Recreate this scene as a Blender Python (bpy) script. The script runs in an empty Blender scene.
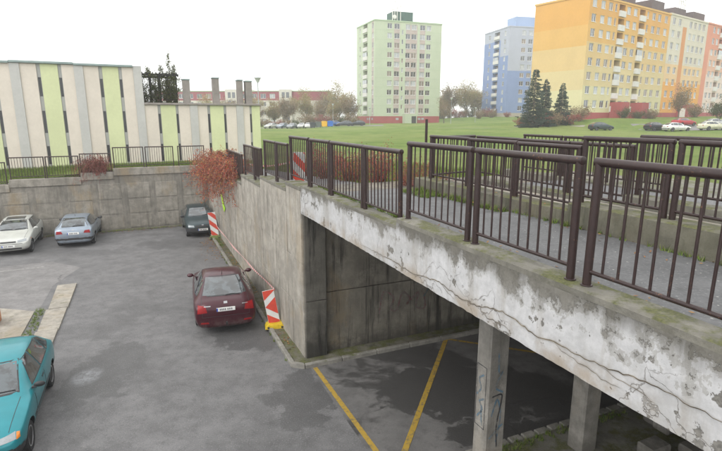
import bpy, bmesh, math, random
from mathutils import Vector, Matrix, noise
from mathutils.bvhtree import BVHTree
R = math.radians
rnd = random.Random(7)
C = bpy.context.scene.collection
sc = bpy.context.scene

# ------------------------------------------------------------------ camera
cam = bpy.data.cameras.new('camera'); camo = bpy.data.objects.new('camera', cam); C.objects.link(camo)
camo.location = (0, 0, 6.2); camo.rotation_euler = (R(90 - 12.243), 0, 0)
cam.sensor_width = 36; cam.lens = 36 * 500 / 722; cam.clip_start = 0.1; cam.clip_end = 4000
sc.camera = camo
# ------------------------------------------------------------------ sky (overcast) and weak, very soft sun
w = bpy.data.worlds.new('World'); sc.world = w; w.use_nodes = True
nt = w.node_tree; nt.nodes.clear()
wo = nt.nodes.new('ShaderNodeOutputWorld'); bg = nt.nodes.new('ShaderNodeBackground')
sky = nt.nodes.new('ShaderNodeTexSky'); sky.sky_type = 'NISHITA'; sky.sun_disc = False
sky.sun_elevation = R(48); sky.sun_rotation = R(215); sky.dust_density = 5; sky.air_density = 1.5
hs = nt.nodes.new('ShaderNodeHueSaturation'); hs.inputs['Saturation'].default_value = 0.18
mx = nt.nodes.new('ShaderNodeMix'); mx.data_type = 'RGBA'; mx.inputs['Factor'].default_value = 0.86
nt.links.new(sky.outputs['Color'], hs.inputs['Color']); nt.links.new(hs.outputs['Color'], mx.inputs['A'])
mx.inputs['B'].default_value = (10.6, 10.6, 10.55, 1)      # even cloud cover
nt.links.new(mx.outputs['Result'], bg.inputs['Color']); bg.inputs['Strength'].default_value = 0.10
nt.links.new(bg.outputs[0], wo.inputs['Surface'])
sun = bpy.data.lights.new('sun', 'SUN'); sun.energy = 0.7; sun.angle = R(40); sun.color = (1, .97, .93)
suno = bpy.data.objects.new('sun', sun); C.objects.link(suno)
sd = Vector((-0.55, -0.62, 0.9)); suno.rotation_euler = sd.to_track_quat('Z', 'Y').to_euler()
sc.view_settings.view_transform = 'Standard'; sc.view_settings.look = 'None'
sc.view_settings.exposure = 0.92; sc.view_settings.gamma = 1

# ------------------------------------------------------------------ frame of the bridge: x' = t (right), y' = s (along)
A = R(23.6); O = Vector((1.92, 4.22, 0))
FR = Matrix.Translation(O) @ Matrix.Rotation(A, 4, 'Z')
def LW(s, t, z=0.0): return FR @ Vector((t, s, z))

# ------------------------------------------------------------------ mesh helpers
class MB:
    def __init__(self): self.v = []; self.f = []; self.m = []
    def add(self, vs, fs, m=0):
        b = len(self.v); self.v += [tuple(x) for x in vs]
        for f in fs: self.f.append(tuple(b + i for i in f)); self.m.append(m)
    def quad(self, a, b, c, d, m=0): self.add([a, b, c, d], [(0, 1, 2, 3)], m)
    def box(self, c, s, m=0, rot=None):
        x, y, z = s[0] / 2, s[1] / 2, s[2] / 2
        vs = [Vector((i * x, j * y, k * z)) for k in (-1, 1) for j in (-1, 1) for i in (-1, 1)]
        if rot is not None: vs = [rot @ q for q in vs]
        self.add([q + Vector(c) for q in vs], [(0, 2, 3, 1), (4, 5, 7, 6), (0, 1, 5, 4), (2, 6, 7, 3), (0, 4, 6, 2), (1, 3, 7, 5)], m)
    def b2(self, x0, x1, y0, y1, z0, z1, m=0):
        self.box(((x0 + x1) / 2, (y0 + y1) / 2, (z0 + z1) / 2), (x1 - x0, y1 - y0, z1 - z0), m)
    def bev(self, x0, x1, y0, y1, z0, z1, b=.01, m=0):
        # box with chamfered edges (24 verts)
        vs = []; X = (x0, x1); Y = (y0, y1); Z = (z0, z1)
        bm = bmesh.new(); bmesh.ops.create_cube(bm, size=1)
        for q in bm.verts: q.co = Vector((X[q.co.x > 0], Y[q.co.y > 0], Z[q.co.z > 0]))
        bmesh.ops.bevel(bm, geom=list(bm.edges), offset=b, segments=1, affect='EDGES', profile=.5)
        bm.verts.index_update()
        self.add([q.co.copy() for q in bm.verts], [[q.index for q in f.verts] for f in bm.faces], m); bm.free()
    def tube(self, pts, r, n=8, m=0, cap=True):
        pts = [Vector(p) for p in pts]; k = len(pts)
        rs = r if isinstance(r, (list, tuple)) else [r] * k
        vs = []; up = None
        for i in range(k):
            d = (pts[min(i + 1, k - 1)] - pts[max(i - 1, 0)]).normalized()
            if up is None:
                a = Vector((0, 0, 1)) if abs(d.z) < .9 else Vector((1, 0, 0)); up = (a - d * a.dot(d)).normalized()
            else:
                up = up - d * up.dot(d)
                up = up.normalized() if up.length > 1e-6 else d.orthogonal().normalized()
            sd = d.cross(up)
            for j in range(n):
                q = 2 * math.pi * (j + .5) / n; vs.append(pts[i] + (up * math.cos(q) + sd * math.sin(q)) * rs[i])
        fs = [(i * n + j, i * n + (j + 1) % n, (i + 1) * n + (j + 1) % n, (i + 1) * n + j) for i in range(k - 1) for j in range(n)]
        if cap: fs += [tuple(range(n - 1, -1, -1)), tuple(range((k - 1) * n, k * n))]
        self.add(vs, fs, m)
    def lathe(self, prof, n=24, axis='z', c=(0, 0, 0), m=0):
        vs = []; k = len(prof)
        for r, h in prof:
            for j in range(n):
                q = 2 * math.pi * j / n; a, b = r * math.cos(q), r * math.sin(q)
                p = (a, b, h) if axis == 'z' else (a, h, b)
                vs.append(Vector(p) + Vector(c))
        fs = [(i * n + j, i * n + (j + 1) % n, (i + 1) * n + (j + 1) % n, (i + 1) * n + j) for i in range(k - 1) for j in range(n)]
        fs += [tuple(range(n)), tuple(range((k - 1) * n, k * n))]
        self.add(vs, fs, m)
    def prism(self, poly, axis, a, b, m=0):
        # poly: 2D points; extruded from a to b along axis (the other two axes in order)
        def P(p, h): return {'x': (h, p[0], p[1]), 'y': (p[0], h, p[1]), 'z': (p[0], p[1], h)}[axis]
        n = len(poly); vs = [P(p, a) for p in poly] + [P(p, b) for p in poly]
        fs = [tuple(range(n)), tuple(range(n, 2 * n))] + [(i, (i + 1) % n, n + (i + 1) % n, n + i) for i in range(n)]
        self.add(vs, fs, m)
    def mesh(self, name, mats, smooth=None):
        me = bpy.data.meshes.new(name); me.from_pydata(self.v, [], self.f)
        if not isinstance(mats, (list, tuple)): mats = [mats]
        for q in mats: me.materials.append(q)
        if any(self.m): me.polygons.foreach_set('material_index', self.m)
        bm = bmesh.new(); bm.from_mesh(me); bmesh.ops.recalc_face_normals(bm, faces=bm.faces); bm.to_mesh(me); bm.free()
        if smooth is not None:
            me.polygons.foreach_set('use_smooth', [True] * len(me.polygons)); me.set_sharp_from_angle(angle=R(smooth))
        me.update(); return me
def link(name, me, parent=None, loc=None, rotz=None):
    o = bpy.data.objects.new(name, me); C.objects.link(o)
    if parent is not None: o.parent = parent
    if loc is not None: o.location = loc
    if rotz is not None: o.rotation_euler = (0, 0, rotz)
    return o
def obj(name, mb, mats, parent=None, smooth=None, loc=None, rotz=None):
    return link(name, mb.mesh(name, mats, smooth), parent, loc, rotz)
def tag(o, label=None, cat=None, group=None, kind=None):
    if label: o['label'] = label
    if cat: o['category'] = cat
    if group: o['group'] = group
    if kind: o['kind'] = kind
    return o
def thing(name, label, cat, loc=(0, 0, 0), rotz=0.0, group=None):
    o = bpy.data.objects.new(name, None); C.objects.link(o); o.location = loc; o.rotation_euler = (0, 0, rotz)
    o.empty_display_size = .2
    return tag(o, label, cat, group)
def lthing(name, label, cat, s, t, z, group=None, turn=0.0):      # a thing placed in the bridge frame
    return thing(name, label, cat, LW(s, t, z), A + turn, group)
def dup(root, loc, rotz, label=None, group=None, swap=None):
    def cp(o, par):
        c = o.copy(); C.objects.link(c); c.parent = par
        if swap and o.type == 'MESH':
            for i, sl in enumerate(c.material_slots):
                if sl.material and sl.material.name in swap: k = sl.material.name; sl.link = 'OBJECT'; sl.material = swap[k]
        for ch in o.children: cp(ch, c)
        return c
    r = cp(root, None); r.location = loc; r.rotation_euler = (0, 0, rotz)
    if label: r['label'] = label
    if group: r['group'] = group
    return r
def frame(o): o.matrix_world = FR; return o

# ------------------------------------------------------------------ material helpers
class G:
    def __init__(self, name):
        self.mat = bpy.data.materials.new(name); self.mat.use_nodes = True; self.t = self.mat.node_tree
        self.p = self.t.nodes['Principled BSDF']; self.pos = self.n('ShaderNodeNewGeometry').outputs['Position']
    def n(self, ty, **kw):
        q = self.t.nodes.new(ty)
        for k, v in kw.items(): setattr(q, k, v)
        return q
    def li(self, a, b):
        if isinstance(a, (int, float)): b.default_value = a
        elif isinstance(a, (tuple, list)):
            b.default_value = (*a, 1) if (len(a) == 3 and b.type == 'RGBA') else tuple(a)
        else: self.t.links.new(a, b)
    def m(self, op, a, b=0.0, c=None, clamp=False):
        q = self.n('ShaderNodeMath', operation=op, use_clamp=clamp); self.li(a, q.inputs[0]); self.li(b, q.inputs[1])
        if c is not None: self.li(c, q.inputs[2])
        return q.outputs[0]
    def map(self, scale=(1, 1, 1), rot=0.0, src=None, loc=(0, 0, 0)):
        q = self.n('ShaderNodeMapping'); self.li(src or self.pos, q.inputs[0]); q.inputs['Scale'].default_value = scale
        q.inputs['Rotation'].default_value = (0, 0, rot); q.inputs['Location'].default_value = loc; return q.outputs[0]
    def noise(self, s, d=4, r=.55, src=None, dist=0.0):
        q = self.n('ShaderNodeTexNoise'); self.li(src or self.pos, q.inputs['Vector']); q.inputs['Scale'].default_value = s
        q.inputs['Detail'].default_value = d; q.inputs['Roughness'].default_value = r; q.inputs['Distortion'].default_value = dist
        return q.outputs['Fac']
    def vor(self, s, src=None, feature='DISTANCE_TO_EDGE', out='Distance'):
        q = self.n('ShaderNodeTexVoronoi', feature=feature); self.li(src or self.pos, q.inputs['Vector']); q.inputs['Scale'].default_value = s
        return q.outputs[out]
    def ss(self, x, a, b):       # smoothstep
        q = self.n('ShaderNodeMapRange', interpolation_type='SMOOTHSTEP'); self.li(x, q.inputs['Value'])
        q.inputs['From Min'].default_value = a; q.inputs['From Max'].default_value = b; return q.outputs['Result']
    def mix(self, f, a, b, mode='MIX'):
        q = self.n('ShaderNodeMix', data_type='RGBA', blend_type=mode); self.li(f, q.inputs['Factor']); self.li(a, q.inputs['A']); self.li(b, q.inputs['B'])
        return q.outputs['Result']
    def xyz(self, src=None):
        q = self.n('ShaderNodeSeparateXYZ'); self.li(src or self.pos, q.inputs[0]); return q.outputs
    def nz(self):
        q = self.n('ShaderNodeSeparateXYZ'); g = self.n('ShaderNodeNewGeometry'); self.li(g.outputs['True Normal'], q.inputs[0]); return q.outputs[2]
    def bump(self, h, strength=.4, dist=.02):
        q = self.n('ShaderNodeBump'); self.li(h, q.inputs['Height']); q.inputs['Strength'].default_value = strength; q.inputs['Distance'].default_value = dist
        self.li(q.outputs[0], self.p.inputs['Normal'])
    def out(self, col=None, rough=None, metal=None, spec=None):
        if col is not None: self.li(col, self.p.inputs['Base Color'])
        if rough is not None: self.li(rough, self.p.inputs['Roughness'])
        if metal is not None: self.li(metal, self.p.inputs['Metallic'])
        if spec is not None: self.li(spec, self.p.inputs['Specular IOR Level'])
        return self.mat
def simple(name, col, rough=.7, var=.25, scale=3.0, metal=0.0, spec=.5, bump=0.0):
    g = G(name); f = g.noise(scale, 5); f2 = g.noise(scale * 9, 3)
    d = tuple(max(0, c * (1 - var)) for c in col); l = tuple(min(1, c * (1 + var)) for c in col)
    k = g.m('ADD', g.m('MULTIPLY', f, .65), g.m('MULTIPLY', f2, .35))
    k = g.ss(k, .3, .7)
    if bump: g.bump(f2, bump, .01)
    return g.out(g.mix(k, d, l), rough, metal, spec)
def concrete(name, col=(.27, .26, .245), dark=(.11, .105, .10), moss=0.0, streak=.5, board=0.0, rough=.85, warm=0.0, damp=None):
    g = G(name); loc = g.map(rot=-A)
    big = g.noise(.5, 7, .66); mid = g.noise(3.2, 7, .68); fine = g.noise(38, 5, .66); bl = g.noise(1.25, 7, .7, src=g.map(loc=(5, 8, 2)))
    st = g.noise(1.0, 6, .66, src=g.map((4.6, 4.6, .4)))
    c = g.mix(g.ss(mid, .3, .7), tuple(x * .74 for x in col), tuple(x * 1.2 for x in col))
    c = g.mix(g.m('MULTIPLY', g.ss(big, .44, .64), .6), c, tuple(x * .58 for x in col))
    c = g.mix(g.m('MULTIPLY', g.ss(bl, .54, .64), .5), c, tuple(min(1, x * 1.3) for x in col))
    c = g.mix(g.m('MULTIPLY', g.ss(st, .5, .68), streak), c, dark)
    c = g.mix(g.m('MULTIPLY', g.ss(st, .45, .30), streak * .7), c, tuple(min(1, x * 1.35) for x in col))
    if warm: c = g.mix(g.m('MULTIPLY', g.ss(g.noise(.8, 6, .66, src=g.map((1, 1, .6), loc=(2, 4, 1))), .5, .66), warm), c, (col[0] * .95, col[0] * .72, col[0] * .42))
    if damp:
        zz = g.m('ADD', g.xyz()[2], g.m('MULTIPLY', g.m('SUBTRACT', bl, .5), 1.2)); c = g.mix(g.m('MULTIPLY', g.ss(zz, damp[0], damp[0] - damp[1]), .75), c, dark)
    if board:
        x = g.xyz(loc)[1]; wv = g.m('FRACT', g.m('MULTIPLY', x, 5.2)); ln = g.ss(wv, .05, .0)
        c = g.mix(g.m('MULTIPLY', ln, board), c, dark)
    c = g.mix(g.m('MULTIPLY', g.ss(fine, .5, .75), .4), c, tuple(x * .5 for x in col))
    if moss:
        mm = g.m('MULTIPLY', g.ss(g.noise(2.6, 7, .72), .60 - moss * .22, .74 - moss * .18), g.ss(g.nz(), -.2, .7))
        c = g.mix(g.m('MULTIPLY', mm, .85), c, g.mix(g.ss(fine, .35, .7), (.055, .062, .018), (.125, .128, .04)))
    h = g.m('ADD', g.m('MULTIPLY', fine, .5), g.m('MULTIPLY', mid, .9))
    g.bump(h, .55, .025)
    return g.out(c, g.m('ADD', rough - .12, g.m('MULTIPLY', mid, .25)), spec=.35)

# ------------------------------------------------------------------ materials
def asphalt(name, col, wet=.5, stains=(), agg=70, cracks=.6, patchlo=.5, patchhi=.6, pale=(), specks=0):
    g = G(name); p = g.xyz()
    big = g.noise(.23, 7, .62, dist=.4); mid = g.noise(1.7, 6, .65); sp = g.noise(agg, 2, .7); sp2 = g.vor(agg * .8, feature='F1')
    c = g.mix(g.ss(mid, .28, .74), tuple(x * .8 for x in col), tuple(x * 1.22 for x in col))
    wetm = g.m('MULTIPLY', g.ss(big, patchlo, patchhi), wet)
    dx = g.m('MULTIPLY', g.m('SUBTRACT', g.noise(1.1, 5, .65), .5), 2.6); dy = g.m('MULTIPLY', g.m('SUBTRACT', g.noise(1.3, 5, .65, src=g.map(loc=(7, 3, 0))), .5), 2.6)
    for (x, y, rx, ry, st) in stains:
        ex = g.m('DIVIDE', g.m('ADD', g.m('SUBTRACT', p[0], x), dx), rx); ey = g.m('DIVIDE', g.m('ADD', g.m('SUBTRACT', p[1], y), dy), ry)
        r2 = g.m('ADD', g.m('MULTIPLY', ex, ex), g.m('MULTIPLY', ey, ey))
        wetm = g.m('MAXIMUM', wetm, g.m('MULTIPLY', g.ss(r2, 1.12, .86), st))
    m3 = g.noise(4.5, 8, .78)
    c = g.mix(g.m('MULTIPLY', g.ss(m3, .5, .64), .55), c, tuple(x * .6 for x in col))
    c = g.mix(g.m('MULTIPLY', g.ss(m3, .46, .3), .35), c, tuple(x * 1.35 for x in col))
    c = g.mix(wetm, c, tuple(x * .36 for x in col))
    for (x, y, rx, ry, st) in pale:
        ex = g.m('DIVIDE', g.m('SUBTRACT', p[0], x), rx); ey = g.m('DIVIDE', g.m('SUBTRACT', p[1], y), ry); r2 = g.m('ADD', g.m('MULTIPLY', ex, ex), g.m('MULTIPLY', ey, ey))
        c = g.mix(g.m('MULTIPLY', g.m('MULTIPLY', g.ss(r2, 2.2, .0), g.ss(m3, .35, .6)), st), c, (.5, .52, .55))
    c = g.mix(g.m('MULTIPLY', g.ss(sp, .56, .72), .5), c, tuple(min(1, x * 2.1) for x in col))
    c = g.mix(g.m('MULTIPLY', g.ss(sp, .46, .3), .5), c, tuple(x * .45 for x in col))
    if specks:
        v = g.n('ShaderNodeTexVoronoi'); g.li(g.pos, v.inputs['Vector']); v.inputs['Scale'].default_value = 13; rr_ = g.m('MULTIPLY', g.ss(v.outputs['Distance'], .16, .10), g.m('GREATER_THAN', g.xyz(v.outputs['Color'])[0], .72)); c = g.mix(g.m('MULTIPLY', rr_, .7), c, (.42, .41, .38))
    wr = g.map(src=g.mix(.06, g.pos, g.n('ShaderNodeTexNoise').outputs['Color'], 'ADD'))
    q = g.n('ShaderNodeTexNoise'); q.inputs['Scale'].default_value = .9; q.inputs['Detail'].default_value = 5; g.li(g.pos, q.inputs['Vector'])
    vm = g.n('ShaderNodeVectorMath', operation='MULTIPLY_ADD'); g.li(q.outputs['Color'], vm.inputs[0]); vm.inputs[1].default_value = (1.6, 1.6, 0); g.li(g.pos, vm.inputs[2])
    cr = g.ss(g.vor(.33, src=vm.outputs[0]), .012, .003)
    crm = g.m('MULTIPLY', g.m('MULTIPLY', cr, cracks), g.ss(g.noise(.35, 3), .42, .6))
    c = g.mix(crm, c, tuple(x * .3 for x in col))
    g.bump(g.m('SUBTRACT', g.m('MULTIPLY', sp, .6), g.m('MULTIPLY', crm, 1.0)), .45, .012)
    ro = g.m('SUBTRACT', .82, g.m('MULTIPLY', wetm, .38))
    return g.out(c, ro, spec=.5)

m_yard = asphalt('yard_asphalt', (.134, .132, .133), .5, [(-6.4, 11.4, .8, 1.7, .62), (-3.2, 13.3, 1.2, .7, .65), (-5.0, 8.2, .5, .5, .4), (-1.3, 10.2, .7, 1.2, .6), (-2.0, 8.4, .5, .9, .3), (-9, 24.3, 2.2, 1.0, .45), (-14, 22.6, 3, .6, .35)], 34, .12, patchlo=.52, patchhi=.66, pale=[(-6.7, 11.15, .28, .36, .35)])
m_under = asphalt('underpass_asphalt', (.125, .121, .118), .85, [(2.6, 10.6, 2.4, 1.2, .9), (3.0, 8.9, 1.5, .5, .9)], patchlo=.5, patchhi=.54)
m_patch = asphalt('patched_asphalt', (.18, .174, .172), .2, (), 60, .5)
m_deck = asphalt('walkway_asphalt', (.118, .119, .121), .25, (), 26, .2, specks=1)
m_conc = concrete('concrete_wall', (.335, .312, .272), (.13, .118, .10), 0, .6, .3, warm=.35)
m_conc2 = concrete('concrete_block_wall', (.265, .246, .212), (.12, .11, .092), 0, .65, warm=.6)
m_conc_d = concrete('joint_concrete', (.22, .205, .178), (.10, .092, .078), 0, .7, warm=.3)
m_abut = concrete('abutment_concrete', (.19, .175, .145), (.035, .032, .027), 0, .95, warm=.7, damp=(.55, .5))
m_abut_k = concrete('black_stained_concrete', (.11, .103, .088), (.02, .019, .016), 0, 1.0, damp=(.9, .6))
m_kerb = concrete('mossy_kerb_concrete', (.175, .167, .143), (.08, .075, .062), .85, .3)
m_kerbm = concrete('mossier_kerb_concrete', (.135, .128, .10), (.035, .036, .022), .8, .8, warm=.3)
m_pave = concrete('pale_concrete', (.30, .278, .24), (.17, .155, .13), .15, .35, warm=.3)
m_col = concrete('column_concrete', (.25, .238, .215), (.10, .093, .082), 0, .6, warm=.3, damp=(.5, .4))
m_stone = concrete('kerb_stone', (.235, .225, .20), (.10, .094, .08), .1, .4)
m_mossy = concrete('mossy_ground_concrete', (.17, .163, .14), (.07, .068, .055), .8, .3)

def fascia_mat():
    g = G('peeling_white_plaster'); p = g.xyz(); z = p[2]
    mid = g.noise(2.6, 7, .66); fine = g.noise(34, 5, .66); st = g.noise(1.0, 7, .66, src=g.map((3.4, 3.4, .42))); big = g.noise(.9, 4, .5); sm = g.noise(9, 6, .68)
    white = g.mix(g.ss(sm, .3, .7), (.40, .40, .405), (.50, .50, .505))
    white = g.mix(g.m('MULTIPLY', g.ss(g.noise(1.6, 6, .7, src=g.map(loc=(9, 2, 4))), .46, .66), .5), white, (.31, .305, .295))
    white = g.mix(g.m('MULTIPLY', g.ss(st, .5, .66), .4), white, (.27, .245, .205))
    skim = g.mix(g.ss(sm, .35, .65), (.24, .235, .222), (.33, .325, .31))
    grey = g.mix(g.ss(fine, .3, .7), (.115, .11, .10), (.22, .21, .192))
    grey = g.mix(g.m('MULTIPLY', g.ss(mid, .5, .66), .6), grey, (.24, .232, .212))
    k = g.m('ADD', g.m('MULTIPLY', g.m('SUBTRACT', z, 4.33), 1.1), g.m('ADD', g.m('MULTIPLY', g.m('SUBTRACT', st, .5), .55), g.m('ADD', g.m('MULTIPLY', g.m('SUBTRACT', mid, .5), 1.5), g.m('MULTIPLY', g.m('SUBTRACT', sm, .5), .75))))
    lost = g.ss(k, .215, .25); half = g.ss(k, .10, .14)
    isl = g.ss(g.m('ADD', g.m('ADD', g.m('MULTIPLY', g.noise(5.5, 6, .62), .85), g.m('MULTIPLY', sm, .15)), g.m('MULTIPLY', big, .35)), .775, .79)
    lost = g.m('MAXIMUM', lost, isl)
    c = g.mix(g.m('MULTIPLY', half, .8), white, skim); c = g.mix(lost, c, grey)
    dm = g.m('MULTIPLY', g.ss(g.m('ADD', z, g.m('MULTIPLY', g.m('SUBTRACT', st, .5), .5)), 4.40, 4.66), .8)
    c = g.mix(dm, c, g.mix(g.ss(mid, .3, .7), (.085, .08, .066), (.15, .143, .122)))
    dr = g.m('MULTIPLY', g.ss(z, 4.2, 3.94), g.ss(g.noise(1.5, 6, .66), .38, .62))
    c = g.mix(g.m('MULTIPLY', dr, .7), c, (.27, .215, .15))
    q = g.n('ShaderNodeTexNoise'); q.inputs['Scale'].default_value = 2.2; q.inputs['Detail'].default_value = 6; g.li(g.pos, q.inputs['Vector'])
    vm = g.n('ShaderNodeVectorMath', operation='MULTIPLY_ADD'); g.li(q.outputs['Color'], vm.inputs[0]); vm.inputs[1].default_value = (.7, .7, .7); g.li(g.pos, vm.inputs[2])
    cr = g.m('MULTIPLY', g.ss(g.vor(1.7, src=vm.outputs[0]), .010, .003), g.m('MULTIPLY', g.ss(g.noise(.8, 3), .48, .6), g.ss(z, 4.42, 4.2)))
    c = g.mix(g.m('MULTIPLY', cr, .55), c, (.14, .125, .10))
    h = g.m('SUBTRACT', g.m('ADD', g.m('MULTIPLY', fine, .25), g.m('MULTIPLY', mid, .5)), g.m('ADD', g.m('MULTIPLY', lost, .5), g.m('MULTIPLY', cr, .7)))
    g.bump(h, .7, .018)
    return g.out(c, .85, spec=.3)
m_fascia = fascia_mat()
m_crack = simple('crack_shadow', (.055, .045, .035), .95, .3, 20)
m_lip = simple('plaster_lip', (.30, .265, .215), .9, .4, 18)
def paint_mat(name, col, rough=.42):
    g = G(name); f = g.noise(22, 5); dirt = g.noise(4, 5, .65)
    c = g.mix(g.ss(f, .3, .7), tuple(x * .85 for x in col), tuple(x * 1.2 for x in col))
    c = g.mix(g.m('MULTIPLY', g.ss(dirt, .52, .75), .4), c, tuple(x * 1.5 + .008 for x in col))
    c = g.mix(g.ss(g.m('ADD', g.m('MULTIPLY', g.noise(55, 3, .6), .6), g.m('MULTIPLY', g.noise(5, 4, .6), .4)), .625, .65), c, (.13, .06, .03))
    g.bump(f, .15, .004); return g.out(c, g.m('ADD', rough, g.m('MULTIPLY', dirt, .2)), spec=.5)
m_rail = paint_mat('brown_rail_paint', (.024, .0115, .0105), .30)
m_rail_far = paint_mat('faded_brown_rail_paint', (.034, .02, .018), .4)
m_yellow = None
def worn(name, col, base, lo=.45, hi=.6):
    g = G(name); k = g.ss(g.noise(9, 6, .7), lo, hi); return g.out(g.mix(g.m('MULTIPLY', k, .8), col, base), .75)
m_yellow = worn('worn_yellow_marking', (.36, .235, .03), (.11, .10, .07), .46, .66)
m_whitel = worn('worn_white_marking', (.30, .295, .28), (.15, .145, .14), .42, .6)
def grass_mat():
    g = G('grass'); big = g.noise(.045, 6, .66); mid = g.noise(.35, 7, .72); f = g.noise(13, 6, .78); m2 = g.noise(2.2, 6, .72)
    c = g.mix(g.ss(mid, .3, .7), (.085, .145, .022), (.17, .235, .05))
    c = g.mix(g.m('MULTIPLY', g.ss(big, .42, .6), .55), c, (.225, .25, .08))
    c = g.mix(g.m('MULTIPLY', g.ss(m2, .52, .7), .45), c, (.06, .095, .02))
    c = g.mix(g.m('MULTIPLY', g.ss(f, .5, .75), .55), c, (.045, .075, .014))
    c = g.mix(g.m('MULTIPLY', g.ss(g.noise(.8, 7, .75, src=g.map(loc=(4, 9, 0))), .57, .7), .5), c, (.21, .145, .065))
    g.bump(f, 1.0, .1); return g.out(c, .9, spec=.2)
m_grass = grass_mat()
def leafm(name, cols, rough=.6, trans=.25):
    g = G(name); oi = g.n('ShaderNodeNewGeometry').outputs['Random Per Island']
    q = g.n('ShaderNodeValToRGB'); q.color_ramp.interpolation = 'LINEAR'; e = q.color_ramp.elements
    while len(e) < len(cols): e.new(.5)
    for i, c in enumerate(cols): e[i].position = i / (len(cols) - 1); e[i].color = (*c, 1)
    g.li(oi, q.inputs[0]); g.out(q.outputs[0], rough, spec=.25)
    tr = g.n('ShaderNodeBsdfTranslucent'); g.li(q.outputs[0], tr.inputs[0]); ms = g.n('ShaderNodeMixShader'); ms.inputs[0].default_value = trans
    g.t.links.new(g.p.outputs[0], ms.inputs[1]); g.t.links.new(tr.outputs[0], ms.inputs[2])
    g.t.links.new(ms.outputs[0], g.t.nodes['Material Output'].inputs[0]); return g.mat
m_bark = simple('bark', (.14, .115, .095), .9, .35, 9, bump=.5)
m_twig_red = simple('red_twig', (.20, .085, .065), .8, .35, 8)
m_leaf_red = leafm('red_autumn_leaf', [(.20, .03, .03), (.38, .07, .05), (.46, .13, .07), (.42, .20, .08), (.34, .24, .10), (.28, .05, .05)])
m_leaf_pink = leafm('dull_red_leaf', [(.22, .04, .05), (.34, .08, .08), (.30, .12, .08), (.16, .09, .05)])
m_leaf_aut = leafm('autumn_tree_leaf', [(.30, .26, .11), (.36, .28, .12), (.24, .26, .10), (.38, .27, .13), (.33, .20, .11)])
m_leaf_brn = leafm('brown_hedge_leaf', [(.22, .15, .10), (.30, .20, .12), (.20, .19, .10), (.33, .23, .14)])
m_leaf_grn = leafm('dull_green_leaf', [(.06, .085, .03), (.09, .11, .035), (.12, .12, .04), (.06, .07, .03)])
m_needle = leafm('spruce_needle', [(.03, .05, .034), (.05, .075, .055), (.075, .10, .08), (.04, .062, .04)], .7, .1)
m_litter = leafm('fallen_leaf', [(.26, .13, .06), (.18, .09, .05), (.33, .20, .08), (.14, .08, .05)], .8, .1)
m_blade = leafm('grass_blade', [(.07, .13, .018), (.12, .19, .03), (.17, .22, .05), (.20, .20, .08)], .7, .2)

# ------------------------------------------------------------------ terrain of the field
CP = []
for s, t, z in [(9, 3, 4.4), (12, 3, 4.2), (15, 2, 3.95), (20, 2, 3.6), (27, 1, 3.42), (29, -5, 3.35), (29, -12, 3.25), (29, -25, 3.1), (33, 3, 3.4), (8, 12, 4.2), (-5, 12, 4.3), (16, 9, 4.1), (-30, 14, 4.3)]:
    q = LW(s, t); CP.append((q.x, q.y, z))
CP += [(10, 153, 4.35), (-18, 128, 3.35), (-60, 150, 3.0), (-4, 128, 3.9), (52, 182, 6.3), (50, 104, 6.0), (43, 98, 5.7), (72, 119, 6.2), (92, 134, 6.4), (47, 80, 3.95), (38, 84, 4.0), (75, 85, 4.0), (35, 60, 4.0), (15, 60, 4.05), (-5, 60, 3.7), (24, 90, 4.2), (32, 92, 4.7), (-12, 100, 3.6), (30, 130, 4.6), (0, 300, 5), (-150, 200, 3), (200, 250, 7), (100, 60, 4.2)]
def fz(x, y):
    a = b = 0.0
    for (px, py, z) in CP:
        d2 = (x - px) ** 2 + (y - py) ** 2 + 4.0; k = 1.0 / (d2 ** 1.6); a += k * z; b += k
    return a / b + .05 * noise.noise(Vector((x * .13, y * .13, 0)))
def btop(t): return 3.46 if t > -4.92 else (3.28 if t > -6.5 else (3.06 if t > -9.75 else 2.83))
def fzl(s, t):
    q = LW(s, t); z = fz(q.x, q.y)
    if 27 < s < 30.5 and t < 3: k = min(1, (30.5 - s) / 2.5); z = z * (1 - k) + (btop(t) - .05) * k
    if s > 30.4 and s < 40 and t < 4.5: z = min(z, 3.35)
    return z
def sheet(name, ss, ts, mat, zf, label=None, kind='structure', thick=0):
    mb = MB(); n = len(ts)
    for s in ss:
        for t in ts: mb.v.append((t, s, zf(s, t)))
    for i in range(len(ss) - 1):
        for j in range(n - 1): mb.f.append((i * n + j, i * n + j + 1, (i + 1) * n + j + 1, (i + 1) * n + j)); mb.m.append(0)
    o = frame(obj(name, mb, mat, smooth=60)); return tag(o, label, kind=kind)
def rng(a, b, n, p=1.0): return [a + (b - a) * (i / (n - 1)) ** p for i in range(n)]
far_s = rng(27.62, 420, 70, 1.7) + [640]
far_t = [-560] + [-x for x in rng(0.2, 260, 46, 1.7)][::-1] + rng(.4, 330, 60, 1.6) + [560]
sheet('field', far_s, far_t, m_grass, fzl, 'wide green lawn between the car yard and the apartment blocks')
sheet('field_bank', rng(6.75, 27.62, 30), [2.12] + rng(2.6, 330, 54, 1.8) + [560], m_grass, lambda s, t: fzl(s, t), 'grassy strip beside the sloping walkway')
sheet('field_side', [-400, -150, -60] + rng(-40, 6.75, 30), rng(9.9, 330, 40, 1.8) + [560], m_grass, fzl, 'lawn beyond the ramp railings')

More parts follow.
